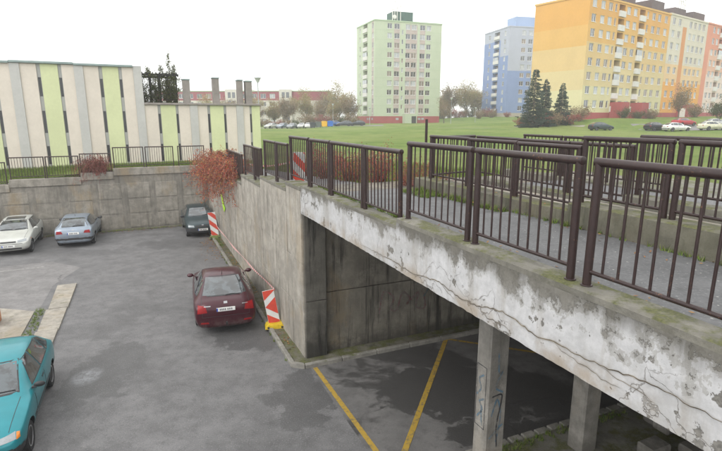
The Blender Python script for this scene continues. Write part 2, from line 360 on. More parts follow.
# ------------------------------------------------------------------ yard and underpass floors
sheet('yard', rng(-40, 27.6, 18), rng(-40, .02, 16), m_yard, lambda s, t: 0.0, 'worn grey asphalt floor of the sunken car yard')
sheet('underpass_floor', rng(-40, 8.95, 12), rng(.02, 10, 8), m_under, lambda s, t: 0.0, 'damp dark asphalt under the bridge')
mb = MB(); mb.add([(-40, 15.7, .004), (-6.95, 15.2, .004), (-6.9, 17.9, .004), (-6.2, 20.2, .004), (-7.4, 21.6, .004), (-40, 21.9, .004)], [(0, 1, 2, 3, 4, 5)])
tag(frame(obj('asphalt_patch', mb, m_patch)), 'paler resurfaced asphalt at the left of the yard', kind='structure')
# pale concrete apron and strip
ap = lthing('concrete_apron', 'pale concrete apron by the teal car', 'pavement', 0, 0, 0); ap['kind'] = 'structure'; del ap['category']
mb = MB(); mb.prism([(-14, 9.0), (-7.1, 9.0), (-7.05, 15.15), (-8.2, 15.95), (-14, 16.6)], 'z', -.05, .035); obj('slab', mb, m_pave, ap)
for i, (a, b) in enumerate([(8.4, 10.9), (10.93, 13.2), (13.23, 15.1), (15.13, 17.75)]):
    mb = MB(); mb.prism([(-6.72 + .02 * i, a), (-6.2 + .035 * i, a), (-6.18 + .03 * i, b), (-6.72, b)], 'z', -.05, .05 + .006 * (i % 2)); obj('strip_stone', mb, m_pave, ap)
mb = MB(); mb.bev(-9.3, -7.85, 14.1, 14.75, .03, .42, .02); o = obj('low_block', mb, simple('terracotta_render', (.42, .20, .11), .9, .2, 6, bump=.3)); frame(o)
tag(o, 'low terracotta coloured block at the left edge, beyond the teal car', 'block')
# yellow and white markings
def strip(name, a, b, wd, mat, z, label):
    a = Vector(a); b = Vector(b); d = (b - a).normalized(); n = Vector((-d.y, d.x)) * wd / 2
    mb = MB(); mb.add([(a.x + n.x, a.y + n.y, z), (a.x - n.x, a.y - n.y, z), (b.x - n.x, b.y - n.y, z), (b.x + n.x, b.y + n.y, z)], [(0, 1, 2, 3)])
    return tag(frame(obj(name, mb, mat)), label, kind='structure')
strip('yellow_line', (.13, 8.0), (.2, 1.0), .11, m_yellow, .004, 'worn yellow line along the mouth of the underpass')
strip('yellow_line', (.45, 4.0), (4.1, 8.1), .12, m_yellow, .006, 'worn yellow diagonal line under the bridge')
strip('yellow_line', (4.08, 8.1), (7.4, 4.9), .1, m_yellow, .008, 'worn yellow line turning back behind the column')
strip('white_line', (-16, 20.35), (-7.6, 20.9), .1, m_whitel, .008, 'faint white parking line in front of the left cars')

# ------------------------------------------------------------------ retaining walls
def steptop(s):
    for a, z in ((9.83, 4.55), (12.93, 4.36), (16.35, 4.06), (19.85, 3.72), (99, 3.46)):
        if s < a: return z
W1 = lthing('retaining_wall', 'grey concrete panel wall running below the stepped railing', 'wall', 0, 0, 0)
mb = MB()
for a, b in ((8.45, 9.83), (9.83, 12.93), (12.93, 16.35), (16.35, 19.85), (19.85, 27.9)): mb.b2(.03, .42, a, b, -.2, steptop((a + b) / 2) - .06)
obj('core', mb, m_conc_d, W1)
mb = MB()
for a, b in ((8.45, 9.83), (9.83, 12.93), (12.93, 16.35), (16.35, 19.85), (19.85, 27.35)):
    z = steptop((a + b) / 2); mb = MB(); mb.bev(-.015, .44, a + .003, b - .003, z - .10, z, .012); obj('coping', mb, m_kerb, W1)
s = 8.47; k = 0
while s < 27.2:
    wd = rnd.choice((.62, .98, 1.0, 1.02, .85)); e = min(s + wd, 27.34)
    for brk in (9.83, 12.93, 16.35, 19.85):
        if s < brk - .02 and e > brk - .3: e = brk
    for (z0, z1) in ((.0, 1.32), (1.33, 2.6), (2.61, 9)):
        z1 = min(z1, steptop((s + e) / 2) - .103)
        if z1 - z0 < .15: continue
        mb = MB(); j = rnd.uniform(-.008, .012); mb.bev(j, .05, s + .006, e - .006, z0, z1, .008); obj('panel', mb, m_conc, W1)
    s = e; k += 1
# lime paint mark on the wall
mb = MB(); mb.prism([(20.8, 2.0), (21.15, 2.1), (21.6, 2.5), (22.1, 2.6), (21.8, 2.25), (21.4, 1.85), (21.1, 1.75)], 'x', -.022, -.014)
obj('paint_mark', mb, simple('lime_paint', (.42, .72, .03), .6, .15, 9), W1)
# plinth kerb round the foot of the wall and the abutment
KB = lthing('kerb', 'low stone kerb round the foot of the wall and abutment', 'kerb', 0, 0, 0)
mb = MB(); mb.prism([(-.30, 8.3), (-.12, 8.15), (9.6, 8.15), (9.6, 8.62), (.02, 8.62), (.02, 27.3), (-.32, 27.3)], 'z', -.05, .07); obj('fill', mb, m_kerbm, KB)
s = 8.32
while s < 24.5:
    mb = MB(); mb.bev(-.42, -.30, s, s + .985, -.05, .11 + rnd.uniform(-.006, .006), .018); obj('kerb_stone', mb, m_stone, KB); s += 1.0
t = -.1
mb = MB(); mb.prism([(-.42, 8.315), (-.42, 8.25), (-.13, 8.03), (-.12, 8.15), (-.30, 8.315)], 'z', -.05, .112); obj('kerb_stone', mb, m_stone, KB)
while t < 9:
    mb = MB(); mb.bev(t, t + .985, 8.03, 8.15, -.05, .11 + rnd.uniform(-.006, .006), .018); obj('kerb_stone', mb, m_stone, KB); t += 1.0
# abutment under the deck
AB = lthing('abutment_wall', 'stained dark concrete abutment under the bridge with faded graffiti', 'wall', 0, 0, 0)
mb = MB(); mb.b2(.03, 9.9, 8.66, 9.1, -.2, 3.95); obj('core', mb, m_conc_d, AB)
ed = [.048, .62, 1.9, 3.2, 4.5, 5.8, 7.1, 8.4, 9.9]
for i in range(8):
    for (z0, z1) in ((.0, 1.6 + .12 * (i > 0)), (1.62 + .12 * (i > 0), 3.9)):
        mb = MB(); d = 0.19 if i == 0 else rnd.uniform(-.01, .015); mb.bev(ed[i] + .006, ed[i + 1] - .006, 8.6 - d, 8.67, z0, z1, .01); obj('panel', mb, m_abut if i else m_abut_k, AB)
def scrawl(name, par, pts_list, r, mat, P, smooth=2):
    mb = MB()
    for pts in pts_list:
        sm = []
        for i in range(len(pts) - 1):
            for k in range(4):
                f = k / 4; sm.append((pts[i][0] * (1 - f) + pts[i + 1][0] * f, pts[i][1] * (1 - f) + pts[i + 1][1] * f))
        sm.append(pts[-1])
        for _ in range(smooth): sm = [sm[0]] + [((sm[i - 1][0] + 2 * sm[i][0] + sm[i + 1][0]) / 4, (sm[i - 1][1] + 2 * sm[i][1] + sm[i + 1][1]) / 4) for i in range(1, len(sm) - 1)] + [sm[-1]]
        # flat paint stroke with a millimetre of body
        for (a, b) in zip(sm[:-1], sm[1:]):
            dx, dy = b[0] - a[0], b[1] - a[1]; L = math.hypot(dx, dy) + 1e-9; nx, ny = -dy / L * r, dx / L * r; ex, ey = dx / L * r * .5, dy / L * r * .5
            mb.add([P(a[0] + nx - ex, a[1] + ny - ey), P(a[0] - nx - ex, a[1] - ny - ey), P(b[0] - nx + ex, b[1] - ny + ey), P(b[0] + nx + ex, b[1] + ny + ey)], [(0, 1, 2, 3)])
    return obj(name, mb, mat, par)
Pa = lambda a, z: (a, 8.578, z)
m_gr_red = worn('faded_red_spray', (.15, .075, .072), (.14, .13, .12), .4, .56); m_gr_teal = worn('faded_teal_spray', (.075, .115, .115), (.14, .13, .12), .4, .56); m_gr_blue = worn('blue_spray', (.10, .17, .23), (.2, .19, .17), .44, .6); m_gr_blk = worn('black_spray', (.04, .04, .045), (.2, .19, .17), .5, .66)
scrawl('graffiti', AB, [[(2.2, .9), (2.3, 1.6), (2.7, 1.3), (2.5, 1.0), (2.75, .85), (2.9, 1.5), (3.2, 1.2), (3.0, 1.0), (3.5, 1.45), (3.3, .9), (3.7, .8), (3.6, 1.3)]], .024, m_gr_red, Pa)
scrawl('graffiti', AB, [[(3.4, 1.6), (3.5, 2.1), (3.9, 2.2), (3.8, 1.7), (4.2, 1.5), (4.5, 2.1), (4.9, 2.0)], [(4.9, 2.0), (4.5, 1.3), (4.1, 1.9), (3.6, 1.2)]], .024, m_gr_teal, lambda a, z: (a, 8.572, z))
# back wall of the yard
BWL = lthing('retaining_wall', 'grey block-patterned concrete wall at the far end of the yard', 'wall', 27.35, 0, 0)
mb = MB()
for a, b in ((-4.92, .02), (-6.5, -4.92), (-9.75, -6.5), (-40, -9.75)):
    mb.b2(a, b, .045, .3, -.2, btop((a + b) / 2) - .1)
obj('core', mb, m_conc_d, BWL)
for a, b in ((-4.92, -.02), (-6.5, -4.92), (-9.75, -6.5), (-20, -9.75), (-40, -20)):
    z = btop((a + b) / 2); mb = MB(); mb.bev(a + .003, b - .003, -.02, .34, z - .40, z, .015); obj('cap_beam', mb, m_conc2, BWL)
t = -.25
while t > -22:
    for (z0, z1) in ((.12, .86), (.94, 1.70), (1.78, 2.62)):
        z1 = min(z1, btop(t - .5) - .45, btop(t - 1.13) - .45)
        mb = MB(); j = rnd.uniform(.0, .014); mb.bev(t - 1.13, t, .028 + j, .06, z0, z1, .012); obj('block', mb, m_conc2, BWL)
    t -= 1.46
mb = MB(); mb.prism([(-.1, -.2), (-.55, 0), (-.1, .12)], 'x', -40, -.3) if False else None
mb = MB(); mb.bev(-40, -.45, -.28, .04, -.1, .06, .03); obj('footing', mb, m_kerbm, BWL)
# wall on the far side of the opening below the ramps
mb = MB(); mb.b2(9.75, 10.1, -40, 9.1, -.2, 4.12); FW = tag(frame(obj('embankment_wall', mb, m_conc)), 'plain concrete wall holding the lawn behind the ramps', 'wall')

# ------------------------------------------------------------------ the bridge
BR = lthing('footbridge', 'concrete footbridge with peeling whitewashed edge beam on square columns', 'bridge', 0, 0, 0)
def dz(s): return 4.655 if s < 3.45 else max(3.42, 4.60 - max(0, s - 6) * .06)
mb = MB(); mb.b2(.16, 9.6, -14, 8.9, 4.0, 4.5); obj('slab', mb, m_abut, BR)
# edge beam with a subdivided, slightly uneven face
def beam(name, a, b, top, t0):
    mb = MB(); n = int((b - a) / .06); rows = 14; bot = 3.9
    for i in range(n + 1):
        s = a + (b - a) * i / n
        for j in range(rows + 1):
            z = bot + (top - bot) * j / rows
            d = .010 * noise.noise(Vector((s * 2.1, z * 2.1, 1))) + .005 * noise.noise(Vector((s * 9, z * 9, 4)))
            if j == 0: d += abs(.012 * noise.noise(Vector((s * 7, 0, 9)))); 
            mb.v.append((t0 + d, s, z + (abs(.02 * noise.noise(Vector((s * 5, 3, 2)))) if j == 0 else 0)))
    W = rows + 1
    for i in range(n):
        for j in range(rows): mb.f.append((i * W + j, (i + 1) * W + j, (i + 1) * W + j + 1, i * W + j + 1)); mb.m.append(0)
    mb.b2(t0 + .022, .2, a, b, bot + .022, top)
    return obj(name, mb, m_fascia, BR, smooth=40)
beam('edge_beam', -14, 3.46, 4.645, 0.0); beam('edge_beam', 3.46, 8.47, 4.535, 0.006)
# kerb on the edge beam
def kerb(a, b, z, t0, t1, h, mat, name='kerb', par=BR):
    mb = MB(); n = max(2, int((b - a) / .12)); prof = []
    for i in range(n + 1):
        s = a + (b - a) * i / n; e = .012 + .006 * noise.noise(Vector((s * 4, t0, 0))); q = .006 * noise.noise(Vector((s * 5, t0, 7)))
        mb.v += [(t0 - .012 + e, s, z - h), (t0 - .012 + e, s, z - .014 + q), (t0 + .012 + e, s, z + q), (t1 - .02, s, z + q * .5), (t1, s, z - .015), (t1, s, z - h)]
    for i in range(n):
        for j in range(6): mb.f.append((i * 6 + j, (i + 1) * 6 + j, (i + 1) * 6 + (j + 1) % 6, i * 6 + (j + 1) % 6)); mb.m.append(0)
    mb.f += [tuple(range(6)), tuple(range(n * 6, n * 6 + 6))]; mb.m += [0, 0]
    return obj(name, mb, mat, par, smooth=35)
kerb(-14, 3.458, 4.715, 0.0, .30, .072, m_kerb); kerb(3.462, 8.47, 4.60, 0.006, .30, .067, m_kerb)
# main crack: two chalky lips with a dark gap between
cp = [(5.0, 3.99), (3.48, 4.02), (2.9, 4.0), (2.21, 4.09), (1.75, 4.03), (1.35, 4.06), (.95, 4.15), (.69, 4.13), (.45, 4.07), (.2, 4.12), (-.01, 4.11), (-.32, 4.13), (-.69, 4.19), (-.9, 4.2), (-1.3, 4.19), (-2.2, 4.24)]
def crackpts(cp, sd):
    r2 = random.Random(sd); out = []
    for (a, za), (b, zb) in zip(cp[:-1], cp[1:]):
        n = max(2, int(abs(a - b) / .045))
        for k in range(n): f = k / n; out.append((a + (b - a) * f, za + (zb - za) * f + r2.uniform(-.012, .012)))
    return out
def crack(cp, wmax, sd, name='crack'):
    pts = crackpts(cp, sd); mb = MB(); n = len(pts)
    for i, (s, z) in enumerate(pts):
        w = wmax * (.25 + .75 * abs(noise.noise(Vector((s * 3.1, sd, 0))))) * min(1, 4 * i / n + .1, 4 * (n - 1 - i) / n + .1)
        d = -.0165
        mb.v += [(d, s, z - w), (d, s, z + w)]
    for i in range(n - 1): mb.f.append((2 * i, 2 * i + 2, 2 * i + 3, 2 * i + 1)); mb.m.append(0)
    obj(name, mb, m_crack, BR)
    mb = MB()
    for i, (s, z) in enumerate(pts):
        w = wmax * (.9 + 1.0 * abs(noise.noise(Vector((s * 2.3, sd, 5))))) * min(1, 4 * i / n + .1, 4 * (n - 1 - i) / n + .1)
        mb.v += [(-.0135, s, z - w), (-.0135, s, z + w * .7)]
    for i in range(n - 1): mb.f.append((2 * i, 2 * i + 2, 2 * i + 3, 2 * i + 1)); mb.m.append(0)
    obj('crack_lip', mb, m_lip, BR)
crack(cp, .0075, 3)
crack([(.2, 4.12), (.1, 4.06), (-.15, 4.05), (-.35, 4.02), (-.6, 4.03)], .004, 5); crack([(2.2, 4.09), (1.95, 4.0), (1.8, 3.95)], .004, 6)
crack([(1.4, 4.07), (1.2, 3.98), (.9, 4.0), (.7, 3.95)], .004, 8); crack([(-.3, 4.13), (-.5, 4.09), (-.62, 4.1), (-.9, 4.06)], .004, 11); crack([(2.6, 4.05), (2.5, 4.2), (2.35, 4.28)], .003, 14)
# columns
for (s, t, lab) in ((2.95, 1.55, 'column with blue graffiti on both faces'), (2.9, 3.72, 'column with a small dark hole'), (2.9, 5.8, None)):
    mb = MB(); mb.bev(t - .20, t + .20, s - .17, s + .17, .0, 3.995, .03); c = obj('column', mb, m_col, BR)
    if lab: c['label'] = lab
mb = MB(); mb.b2(.5, 9.4, 2.65, 3.2, 3.62, 3.997); obj('cross_beam', mb, m_abut, BR)
c1 = [o for o in BR.children if o.name.startswith('column')][0]
Pl = lambda a, z: (1.55 - .2035, 2.95 + a, z); Pf = lambda a, z: (1.55 + a, 2.95 - .1735, z)
for st_ in [[(.1, 1.7), (-.02, 1.85), (.08, 2.0), (-.05, 2.1)], [(.08, 1.3), (-.08, 1.5), (.05, 1.6), (-.1, 1.7)], [(-.06, 1.2), (-.02, 1.5)]]: scrawl('graffiti', c1, [st_], .016, m_gr_blue, Pl)
scrawl('graffiti', c1, [[(.12, 1.15), (.12, 2.25), (-.12, 2.25), (-.12, 1.15), (.12, 1.15)]], .007, m_gr_blk, lambda a, z: (1.55 - .205, 2.95 + a, z), 0)
for st_ in [[(-.02, 2.5), (.0, 2.1), (.1, 2.2), (-.08, 1.9), (.1, 1.8)], [(-.1, 1.4), (.0, 1.75), (.1, 1.4), (.02, .9)], [(-.12, 1.0), (.13, 1.2)]]: scrawl('graffiti', c1, [st_], .016, m_gr_blue, Pf)
scrawl('graffiti', c1, [[(-.1, 1.75), (.1, 1.78), (.08, 1.6), (0, 1.2), (.04, .8)]], .013, m_gr_blk, lambda a, z: (1.55 + a, 2.95 - .175, z))
# walkway and ramp surfaces on top
def ramp(name, t0, t1, ss, off, mat, label):
    mb = MB(); n = len(ss)
    for s in ss: mb.v += [(t0, s, dz(s) + off), (t1, s, dz(s) + off), (t0, s, dz(s) + off - .12), (t1, s, dz(s) + off - .12)]
    for i in range(n - 1):
        a = 4 * i; b = a + 4; mb.f += [(a, a + 1, b + 1, b), (a + 2, b + 2, b + 3, a + 3), (a, b, b + 2, a + 2), (a + 1, a + 3, b + 3, b + 1)]; mb.m += [0] * 4
    mb.f += [(0, 2, 3, 1), (4 * n - 4, 4 * n - 3, 4 * n - 1, 4 * n - 2)]; mb.m += [0, 0]
    o = frame(obj(name, mb, mat)); return tag(o, label, kind='structure')
ramp('walkway', .295, 2.17, [-14, 0, 3.44, 3.47, 4, 6, 8, 10, 13, 16, 20, 24, 27.3], .0, m_deck, 'grey asphalt walkway on the bridge')
ramp('ramp_path', 2.55, 3.72, [-14, 0, 3.44, 3.47, 4, 5, 6.5], .12, m_pave, 'pale concrete ramp between the railing rows')
ramp('upper_path', 4.1, 6.3, [-14, 0, 3.44, 3.47, 4, 5, 6.5], .06, m_deck, 'asphalt path between the farther railing rows')
ramp('outer_path', 6.72, 9.55, [-14, 0, 3.44, 3.47, 4, 5, 6.5], .0, m_mossy, 'mossy concrete edge beyond the last railing row')
RK = lthing('ramp_kerb', 'mossy concrete upstand carrying the second row of railings', 'kerb', 0, 0, 0)
kerb(-14, 2.24, 4.99, 2.15, 2.56, .52, m_kerbm, 'upstand', RK); kerb(2.245, 6.72, 4.875, 2.16, 2.55, .45, m_kerbm, 'upstand', RK)
RK2 = lthing('ramp_kerb', 'concrete upstand carrying the third row of railings', 'kerb', 0, 0, 0)
kerb(-14, 2.6, 4.96, 3.70, 4.08, .5, m_kerb, 'upstand', RK2); kerb(2.605, 7.0, 4.80, 3.71, 4.07, .42, m_kerb, 'upstand', RK2)
RK3 = lthing('ramp_kerb', 'low concrete upstand carrying the farthest row of railings', 'kerb', 0, 0, 0)
kerb(-14, 8.8, 4.70, 6.34, 6.70, .42, m_kerb, 'upstand', RK3)
mb = MB(); mb.bev(2.2, 9.7, 6.62, 6.74, 4.0, 4.52, .02); obj('end_upstand', mb, m_kerb, RK2)
# mossy platform below with kerb stones
PF = lthing('platform', 'mossy concrete platform under the bridge round the columns', 'platform', 0, 0, 0)
mb = MB(); mb.prism([(1.75, 3.5), (1.75, -20), (9.7, -20), (9.7, 3.5)], 'z', -.1, .10); obj('slab', mb, m_mossy, PF)
t = 1.6
while t < 9.4:
    mb = MB(); mb.bev(t, t + .28, 3.5, 3.66, -.05, .125 + rnd.uniform(-.008, .008), .02); obj('kerb_stone', mb, m_stone, PF); t += .33
mb = MB(); r2 = random.Random(5)
for i in range(5):
    x, y = 5.2 + r2.uniform(-.7, .9), 2.0 + r2.uniform(-.6, .8); mb.bev(x, x + .5, y, y + .35, .1, .22 + .1 * r2.random(), .03)
o = obj('rubble', mb, m_col, PF)

# ------------------------------------------------------------------ railings
bal_cache = {}
def railing(L, h=1.14, rr=.039, pr=.038, br=.012, nb=10, mat=m_rail, bot=.13):
    key = (round(L, 2), h, mat.name, nb)
    if key in bal_cache: return bal_cache[key]
    post = MB(); post.tube([(0, 0, -.01), (0, 0, h - rr * 1.2)], pr, 12)
    for q in (0,): post.lathe([(pr + .016, 0), (pr + .014, .008), (pr, .010)], 12)
    hr = MB(); x = L / 2; hr.tube([(-x - pr * .98, 0, h - rr), (-x - pr * .9, 0, h - rr), (x + pr * .9, 0, h - rr), (x + pr * .98, 0, h - rr)], [rr * .86, rr, rr, rr * .86], 14)
    lo = MB(); lo.tube([(-x + pr * .8, 0, bot), (x - pr * .8, 0, bot)], .02, 8)
    ba = MB(); ba.tube([(0, 0, bot + .012), (0, 0, h - 2 * rr + .01)], br, 6, cap=False)
    r = (post.mesh('post', mat, 40), hr.mesh('handrail', mat, 50), lo.mesh('bottom_rail', mat, 50), ba.mesh('baluster', mat, 60), nb)
    bal_cache[key] = r; return r
def put_rail(sa, ta, sb, tb, z, label, group, **kw):
    a, b = LW(sa, ta, z), LW(sb, tb, z); L = (b - a).length
    me = railing(L, **kw); root = thing('railing', label, 'railing', (a + b) / 2, math.atan2(b.y - a.y, b.x - a.x), group)
    root.rotation_euler = (rnd.gauss(0, .006), rnd.gauss(0, .002), root.rotation_euler.z)
    link('post', me[0], root, (-L / 2, 0, 0)); link('post', me[0], root, (L / 2, 0, 0)); link('handrail', me[1], root); link('bottom_rail', me[2], root)
    n = me[4]
    for i in range(n): link('baluster', me[3], root, (-L / 2 + L * (i + 1) / (n + 1) + rnd.uniform(-.004, .004), 0, 0)).rotation_euler = (rnd.gauss(0, .001), rnd.gauss(0, .003), 0)
    return root
g1 = 'railing panels along the whitewashed bridge edge'
ords = ['nearest', 'second nearest', 'third', 'fourth', 'fifth', 'sixth', 'seventh', 'eighth', 'ninth', 'tenth', 'eleventh', 'twelfth', 'thirteenth', 'fourteenth']
row1 = [(-1.49, .02, 4.74), (.21, 1.68, 4.74), (1.84, 3.33, 4.74), (3.58, 4.9, 4.61), (5.02, 6.6, 4.61), (6.74, 8.0, 4.61), (8.14, 9.65, 4.62), (10.0, 11.15, 4.40), (11.27, 12.66, 4.40), (13.15, 14.25, 4.10), (14.38, 16.05, 4.10), (16.65, 18.1, 3.68), (18.22, 19.7, 3.68), (20.0, 21.5, 3.42), (21.65, 23.1, 3.42)]
names = ['nearest brown railing panel on the bridge edge, cut by the right border of the photo', 'second nearest brown railing panel on the bridge edge, left of the nearest one', 'third nearest brown railing panel on the bridge edge, just before the downward step', 'first brown railing panel past the downward step of the bridge kerb', 'second brown railing panel past the downward step, before the red shrub', 'third brown railing panel past the downward step, before the red shrub', 'brown railing panel beside the red and white board on the walkway', 'nearer panel of the pair one step below the board on the walkway', 'farther panel of the pair one step below the board on the walkway', 'nearer panel of the pair two steps below the board on the walkway', 'farther panel of the pair two steps below the board on the walkway', 'low brown railing panel that enters the red creeper', 'brown railing panel half covered by the red creeper', 'railing panel almost hidden in the red creeper', 'far railing panel behind the red creeper near the wall corner']
for i, (a, b, z) in enumerate(row1):
    put_rail(a, .13, b, .13, z - .02, names[i], g1, nb=9)
put_rail(-3.15, .13, -1.64, .13, 4.72, 'brown railing panel on the bridge edge right of the picture border', g1)
g2 = 'railing panels of the ramps'
for i, (a, b, z) in enumerate([(5.02, 6.38, 4.84), (3.66, 4.94, 4.83), (2.30, 3.60, 4.82), (.93, 2.2, 4.96), (-.5, .82, 4.96), (-2.0, -.6, 4.96)]):
    put_rail(a, 2.36, b, 2.36, z, ['second-row ramp railing panel at the far left end, next to the thin pole', 'second-row ramp railing panel, second from the thin pole', 'second-row ramp railing panel, last before the row steps up', 'raised second-row ramp railing panel right after the step', 'raised second-row ramp railing panel at the right border', 'raised second-row ramp railing panel beyond the right border'][i], g2, h=.985, rr=.036, br=.012)
for i, (a, b, z) in enumerate([(5.42, 6.8, 4.79), (4.02, 5.36, 4.78), (2.66, 3.92, 4.78), (1.05, 2.5, 4.94), (-.5, .95, 4.94)]):
    put_rail(a, 3.9, b, 3.9, z, ['third-row ramp railing panel at the left end of its row', 'third-row ramp railing panel, second from the left', 'third-row ramp railing panel, last before its row steps up', 'raised third-row ramp railing panel, seen over the nearest handrail', 'raised third-row ramp railing panel at the right border'][i], g2, h=.985, rr=.036, br=.012)
put_rail(6.5, 2.5, 6.8, 3.78, 4.81, 'short cross railing joining the second and third ramp rows', g2, h=.985, rr=.034, nb=8)
for i, (a, b) in enumerate([(6.8, 8.15), (5.3, 6.65), (3.8, 5.15)]):
    put_rail(a, 6.5, b, 6.5, 4.69, ['farthest ramp railing panel, standing alone against the lawn', 'farthest-row ramp railing panel right of the lone one', 'farthest-row ramp railing panel, third from the left'][i], g2, h=1.05, rr=.036, nb=9)
g3 = 'railing panels on the far yard wall'
for i, (a, b, z) in enumerate([(-1.50, -.08, 3.46), (-3.22, -1.78, 3.46), (-4.84, -3.34, 3.46), (-6.46, -5.0, 3.16), (-8.05, -6.56, 3.06), (-9.66, -8.14, 3.06), (-11.3, -9.85, 2.83), (-12.9, -11.45, 2.83)]):
    put_rail(27.5, a, 27.5, b, z, ['far wall railing panel nearest the red creeper in the corner', 'far wall railing panel, second from the corner creeper', 'far wall railing panel, third from the corner creeper, above the step', 'far wall railing panel overgrown with the small red shrub', 'far wall railing panel just left of the small red shrub', 'far wall railing panel, second left of the small red shrub', 'far wall railing panel cut by the left border of the photo', 'far wall railing panel beyond the left border'][i], g3, mat=m_rail_far, rr=.03, pr=.03, br=.012, nb=11)
mb = MB(); mb.tube([(2.75, 7.25, 3.9), (2.75, 7.25, 6.15)], .032, 10); o = frame(obj('pole', mb, m_rail, smooth=40)); tag(o, 'thin dark pole rising behind the left end of the ramp railings', 'pole')
# ------------------------------------------------------------------ warning boards and tape
m_sgw = simple('board_white', (.58, .58, .56), .5, .08, 5); m_sgr = simple('board_red', (.52, .055, .03), .45, .12, 6); m_sgy = simple('yellow_rubber', (.60, .42, .02), .6, .2, 12); m_sgg = simple('mossy_rubber', (.16, .20, .06), .8, .4, 12); m_dark = simple('dark_rubber', (.03, .03, .032), .7, .3, 10)
def clip_poly(poly, w, h):
    def cl(ps, f, inter):
        o = []
        for i in range(len(ps)):
            a, b = ps[i - 1], ps[i]
            if f(b):
                if not f(a): o.append(inter(a, b))
                o.append(b)
            elif f(a): o.append(inter(a, b))
        return o
    def ix(v): return lambda a, b: (v, a[1] + (b[1] - a[1]) * (v - a[0]) / (b[0] - a[0] + 1e-12))
    def iy(v): return lambda a, b: (a[0] + (b[0] - a[0]) * (v - a[1]) / (b[1] - a[1] + 1e-12), v)
    poly = cl(poly, lambda p: p[0] >= -w / 2, ix(-w / 2)); poly = cl(poly, lambda p: p[0] <= w / 2, ix(w / 2))
    poly = cl(poly, lambda p: p[1] >= 0, iy(0)) if poly else poly; poly = cl(poly, lambda p: p[1] <= h, iy(h)) if poly else poly
    return poly
def board(label, loc, rotz, w, h, stripes, tilt=(0, 0), foot=None, base=m_sgw, z0=.12, lamp=None):
    rt = thing('warning_board', label, 'warning board', loc, rotz, 'red and white warning boards')
    rot = Matrix.Rotation(tilt[0], 4, 'X') @ Matrix.Rotation(tilt[1], 4, 'Y')
    mb = MB(); mb.bev(-w / 2, w / 2, 0, .022, z0, z0 + h, .006); b = obj('board', mb, base, rt); b.rotation_euler = rot.to_euler()
    for p in stripes:
        q = clip_poly(p, w - .01, h - .01)
        if len(q) < 3: continue
        mb = MB(); mb.prism([(x, z + z0 + .005) for x, z in q], 'y', -.002, .002); obj('stripe', mb, m_sgr, b)
    if foot:
        mb = MB(); mb.prism([(-.30, 0), (.30, 0), (.27, .07), (.19, .125), (-.19, .125), (-.27, .07)], 'y', -.19, .2); f = obj('foot', mb, foot, rt)
        for x in (-.2, .2):
            mb = MB(); mb.lathe([(.035, -.194), (.035, -.189), (.012, -.188)], 14, 'y', (x, 0, .045)); obj('grip_hole', mb, m_dark, f)
    return rt
def diag(w, h, sw, sgn, off=0.0):
    out = []; z = -2 * w + off
    while z < h + w:
        out.append([(-w / 2, z - sgn * w / 2), (w / 2, z + sgn * w / 2), (w / 2, z + sgn * w / 2 + sw), (-w / 2, z - sgn * w / 2 + sw)]); z += 2 * sw
    return out
# chevron board: white "<" on red
h, wd = 1.02, .34; chev = [[(-.17, .0), (.17, .0), (.17, .05), (-.17, .30)], [(.17, .24), (.17, .78), (-.17, .51)], [(-.17, .72), (.17, .97), (.17, 1.02), (-.17, 1.02)]]
yaw = R(12)
board('red and white chevron board on a yellow foot beside the burgundy car', LW(10.75, -.20, .07), yaw, wd, h, chev, (R(-4), R(-9)), m_sgy)
board('red and white diagonally striped board beside the dark hatchback', LW(23.1, -.25, .07), R(8), .38, 1.22, diag(.38, 1.22, .27, -1, .1), (R(-3), R(-7)), m_sgg)
board('weathered red and white board behind the railing on the walkway', LW(10.25, .5, dz(10.25)), R(12), .34, .80, diag(.34, .80, .24, -1, .12), (R(3), R(2)), None, simple('weathered_white', (.50, .50, .49), .7, .2, 8))
g = G('barrier_tape'); q = g.n('ShaderNodeTexCoord').outputs['Object']; x = g.xyz(q)[1]; k = g.m('GREATER_THAN', g.m('FRACT', g.m('MULTIPLY', x, 4.5)), .5); m_tape = g.out(g.mix(k, (.72, .70, .68), (.55, .06, .05)), .5)
def tape(label, a, b, sag, n=40):
    mb = MB()
    for i in range(n + 1):
        f = i / n; p = [a[j] + (b[j] - a[j]) * f for j in range(3)]; z = p[2] - sag * 4 * f * (1 - f); tw = .028 * (1 + .3 * math.sin(f * 25)); dx = .02 * math.sin(f * 19)
        mb.v += [(p[0] + dx, p[1], z - tw), (p[0] + dx + .004, p[1], z - tw), (p[0] + dx * .4 + .004, p[1], z + tw), (p[0] + dx * .4, p[1], z + tw)]
    for i in range(n):
        for j in range(4): mb.f.append((4 * i + j, 4 * i + (j + 1) % 4, 4 * i + 4 + (j + 1) % 4, 4 * i + 4 + j)); mb.m.append(0)
    o = frame(obj('barrier_tape', mb, m_tape)); tag(o, label, 'tape')
tape('red and white tape hanging along the wall between two striped boards', (-.12, 11.0, 1.13), (-.2, 23.0, .75), .12)
tape('red and white tape tied to the board on the walkway', (.5, 10.3, 5.05), (.3, 16.2, 4.45), .12)

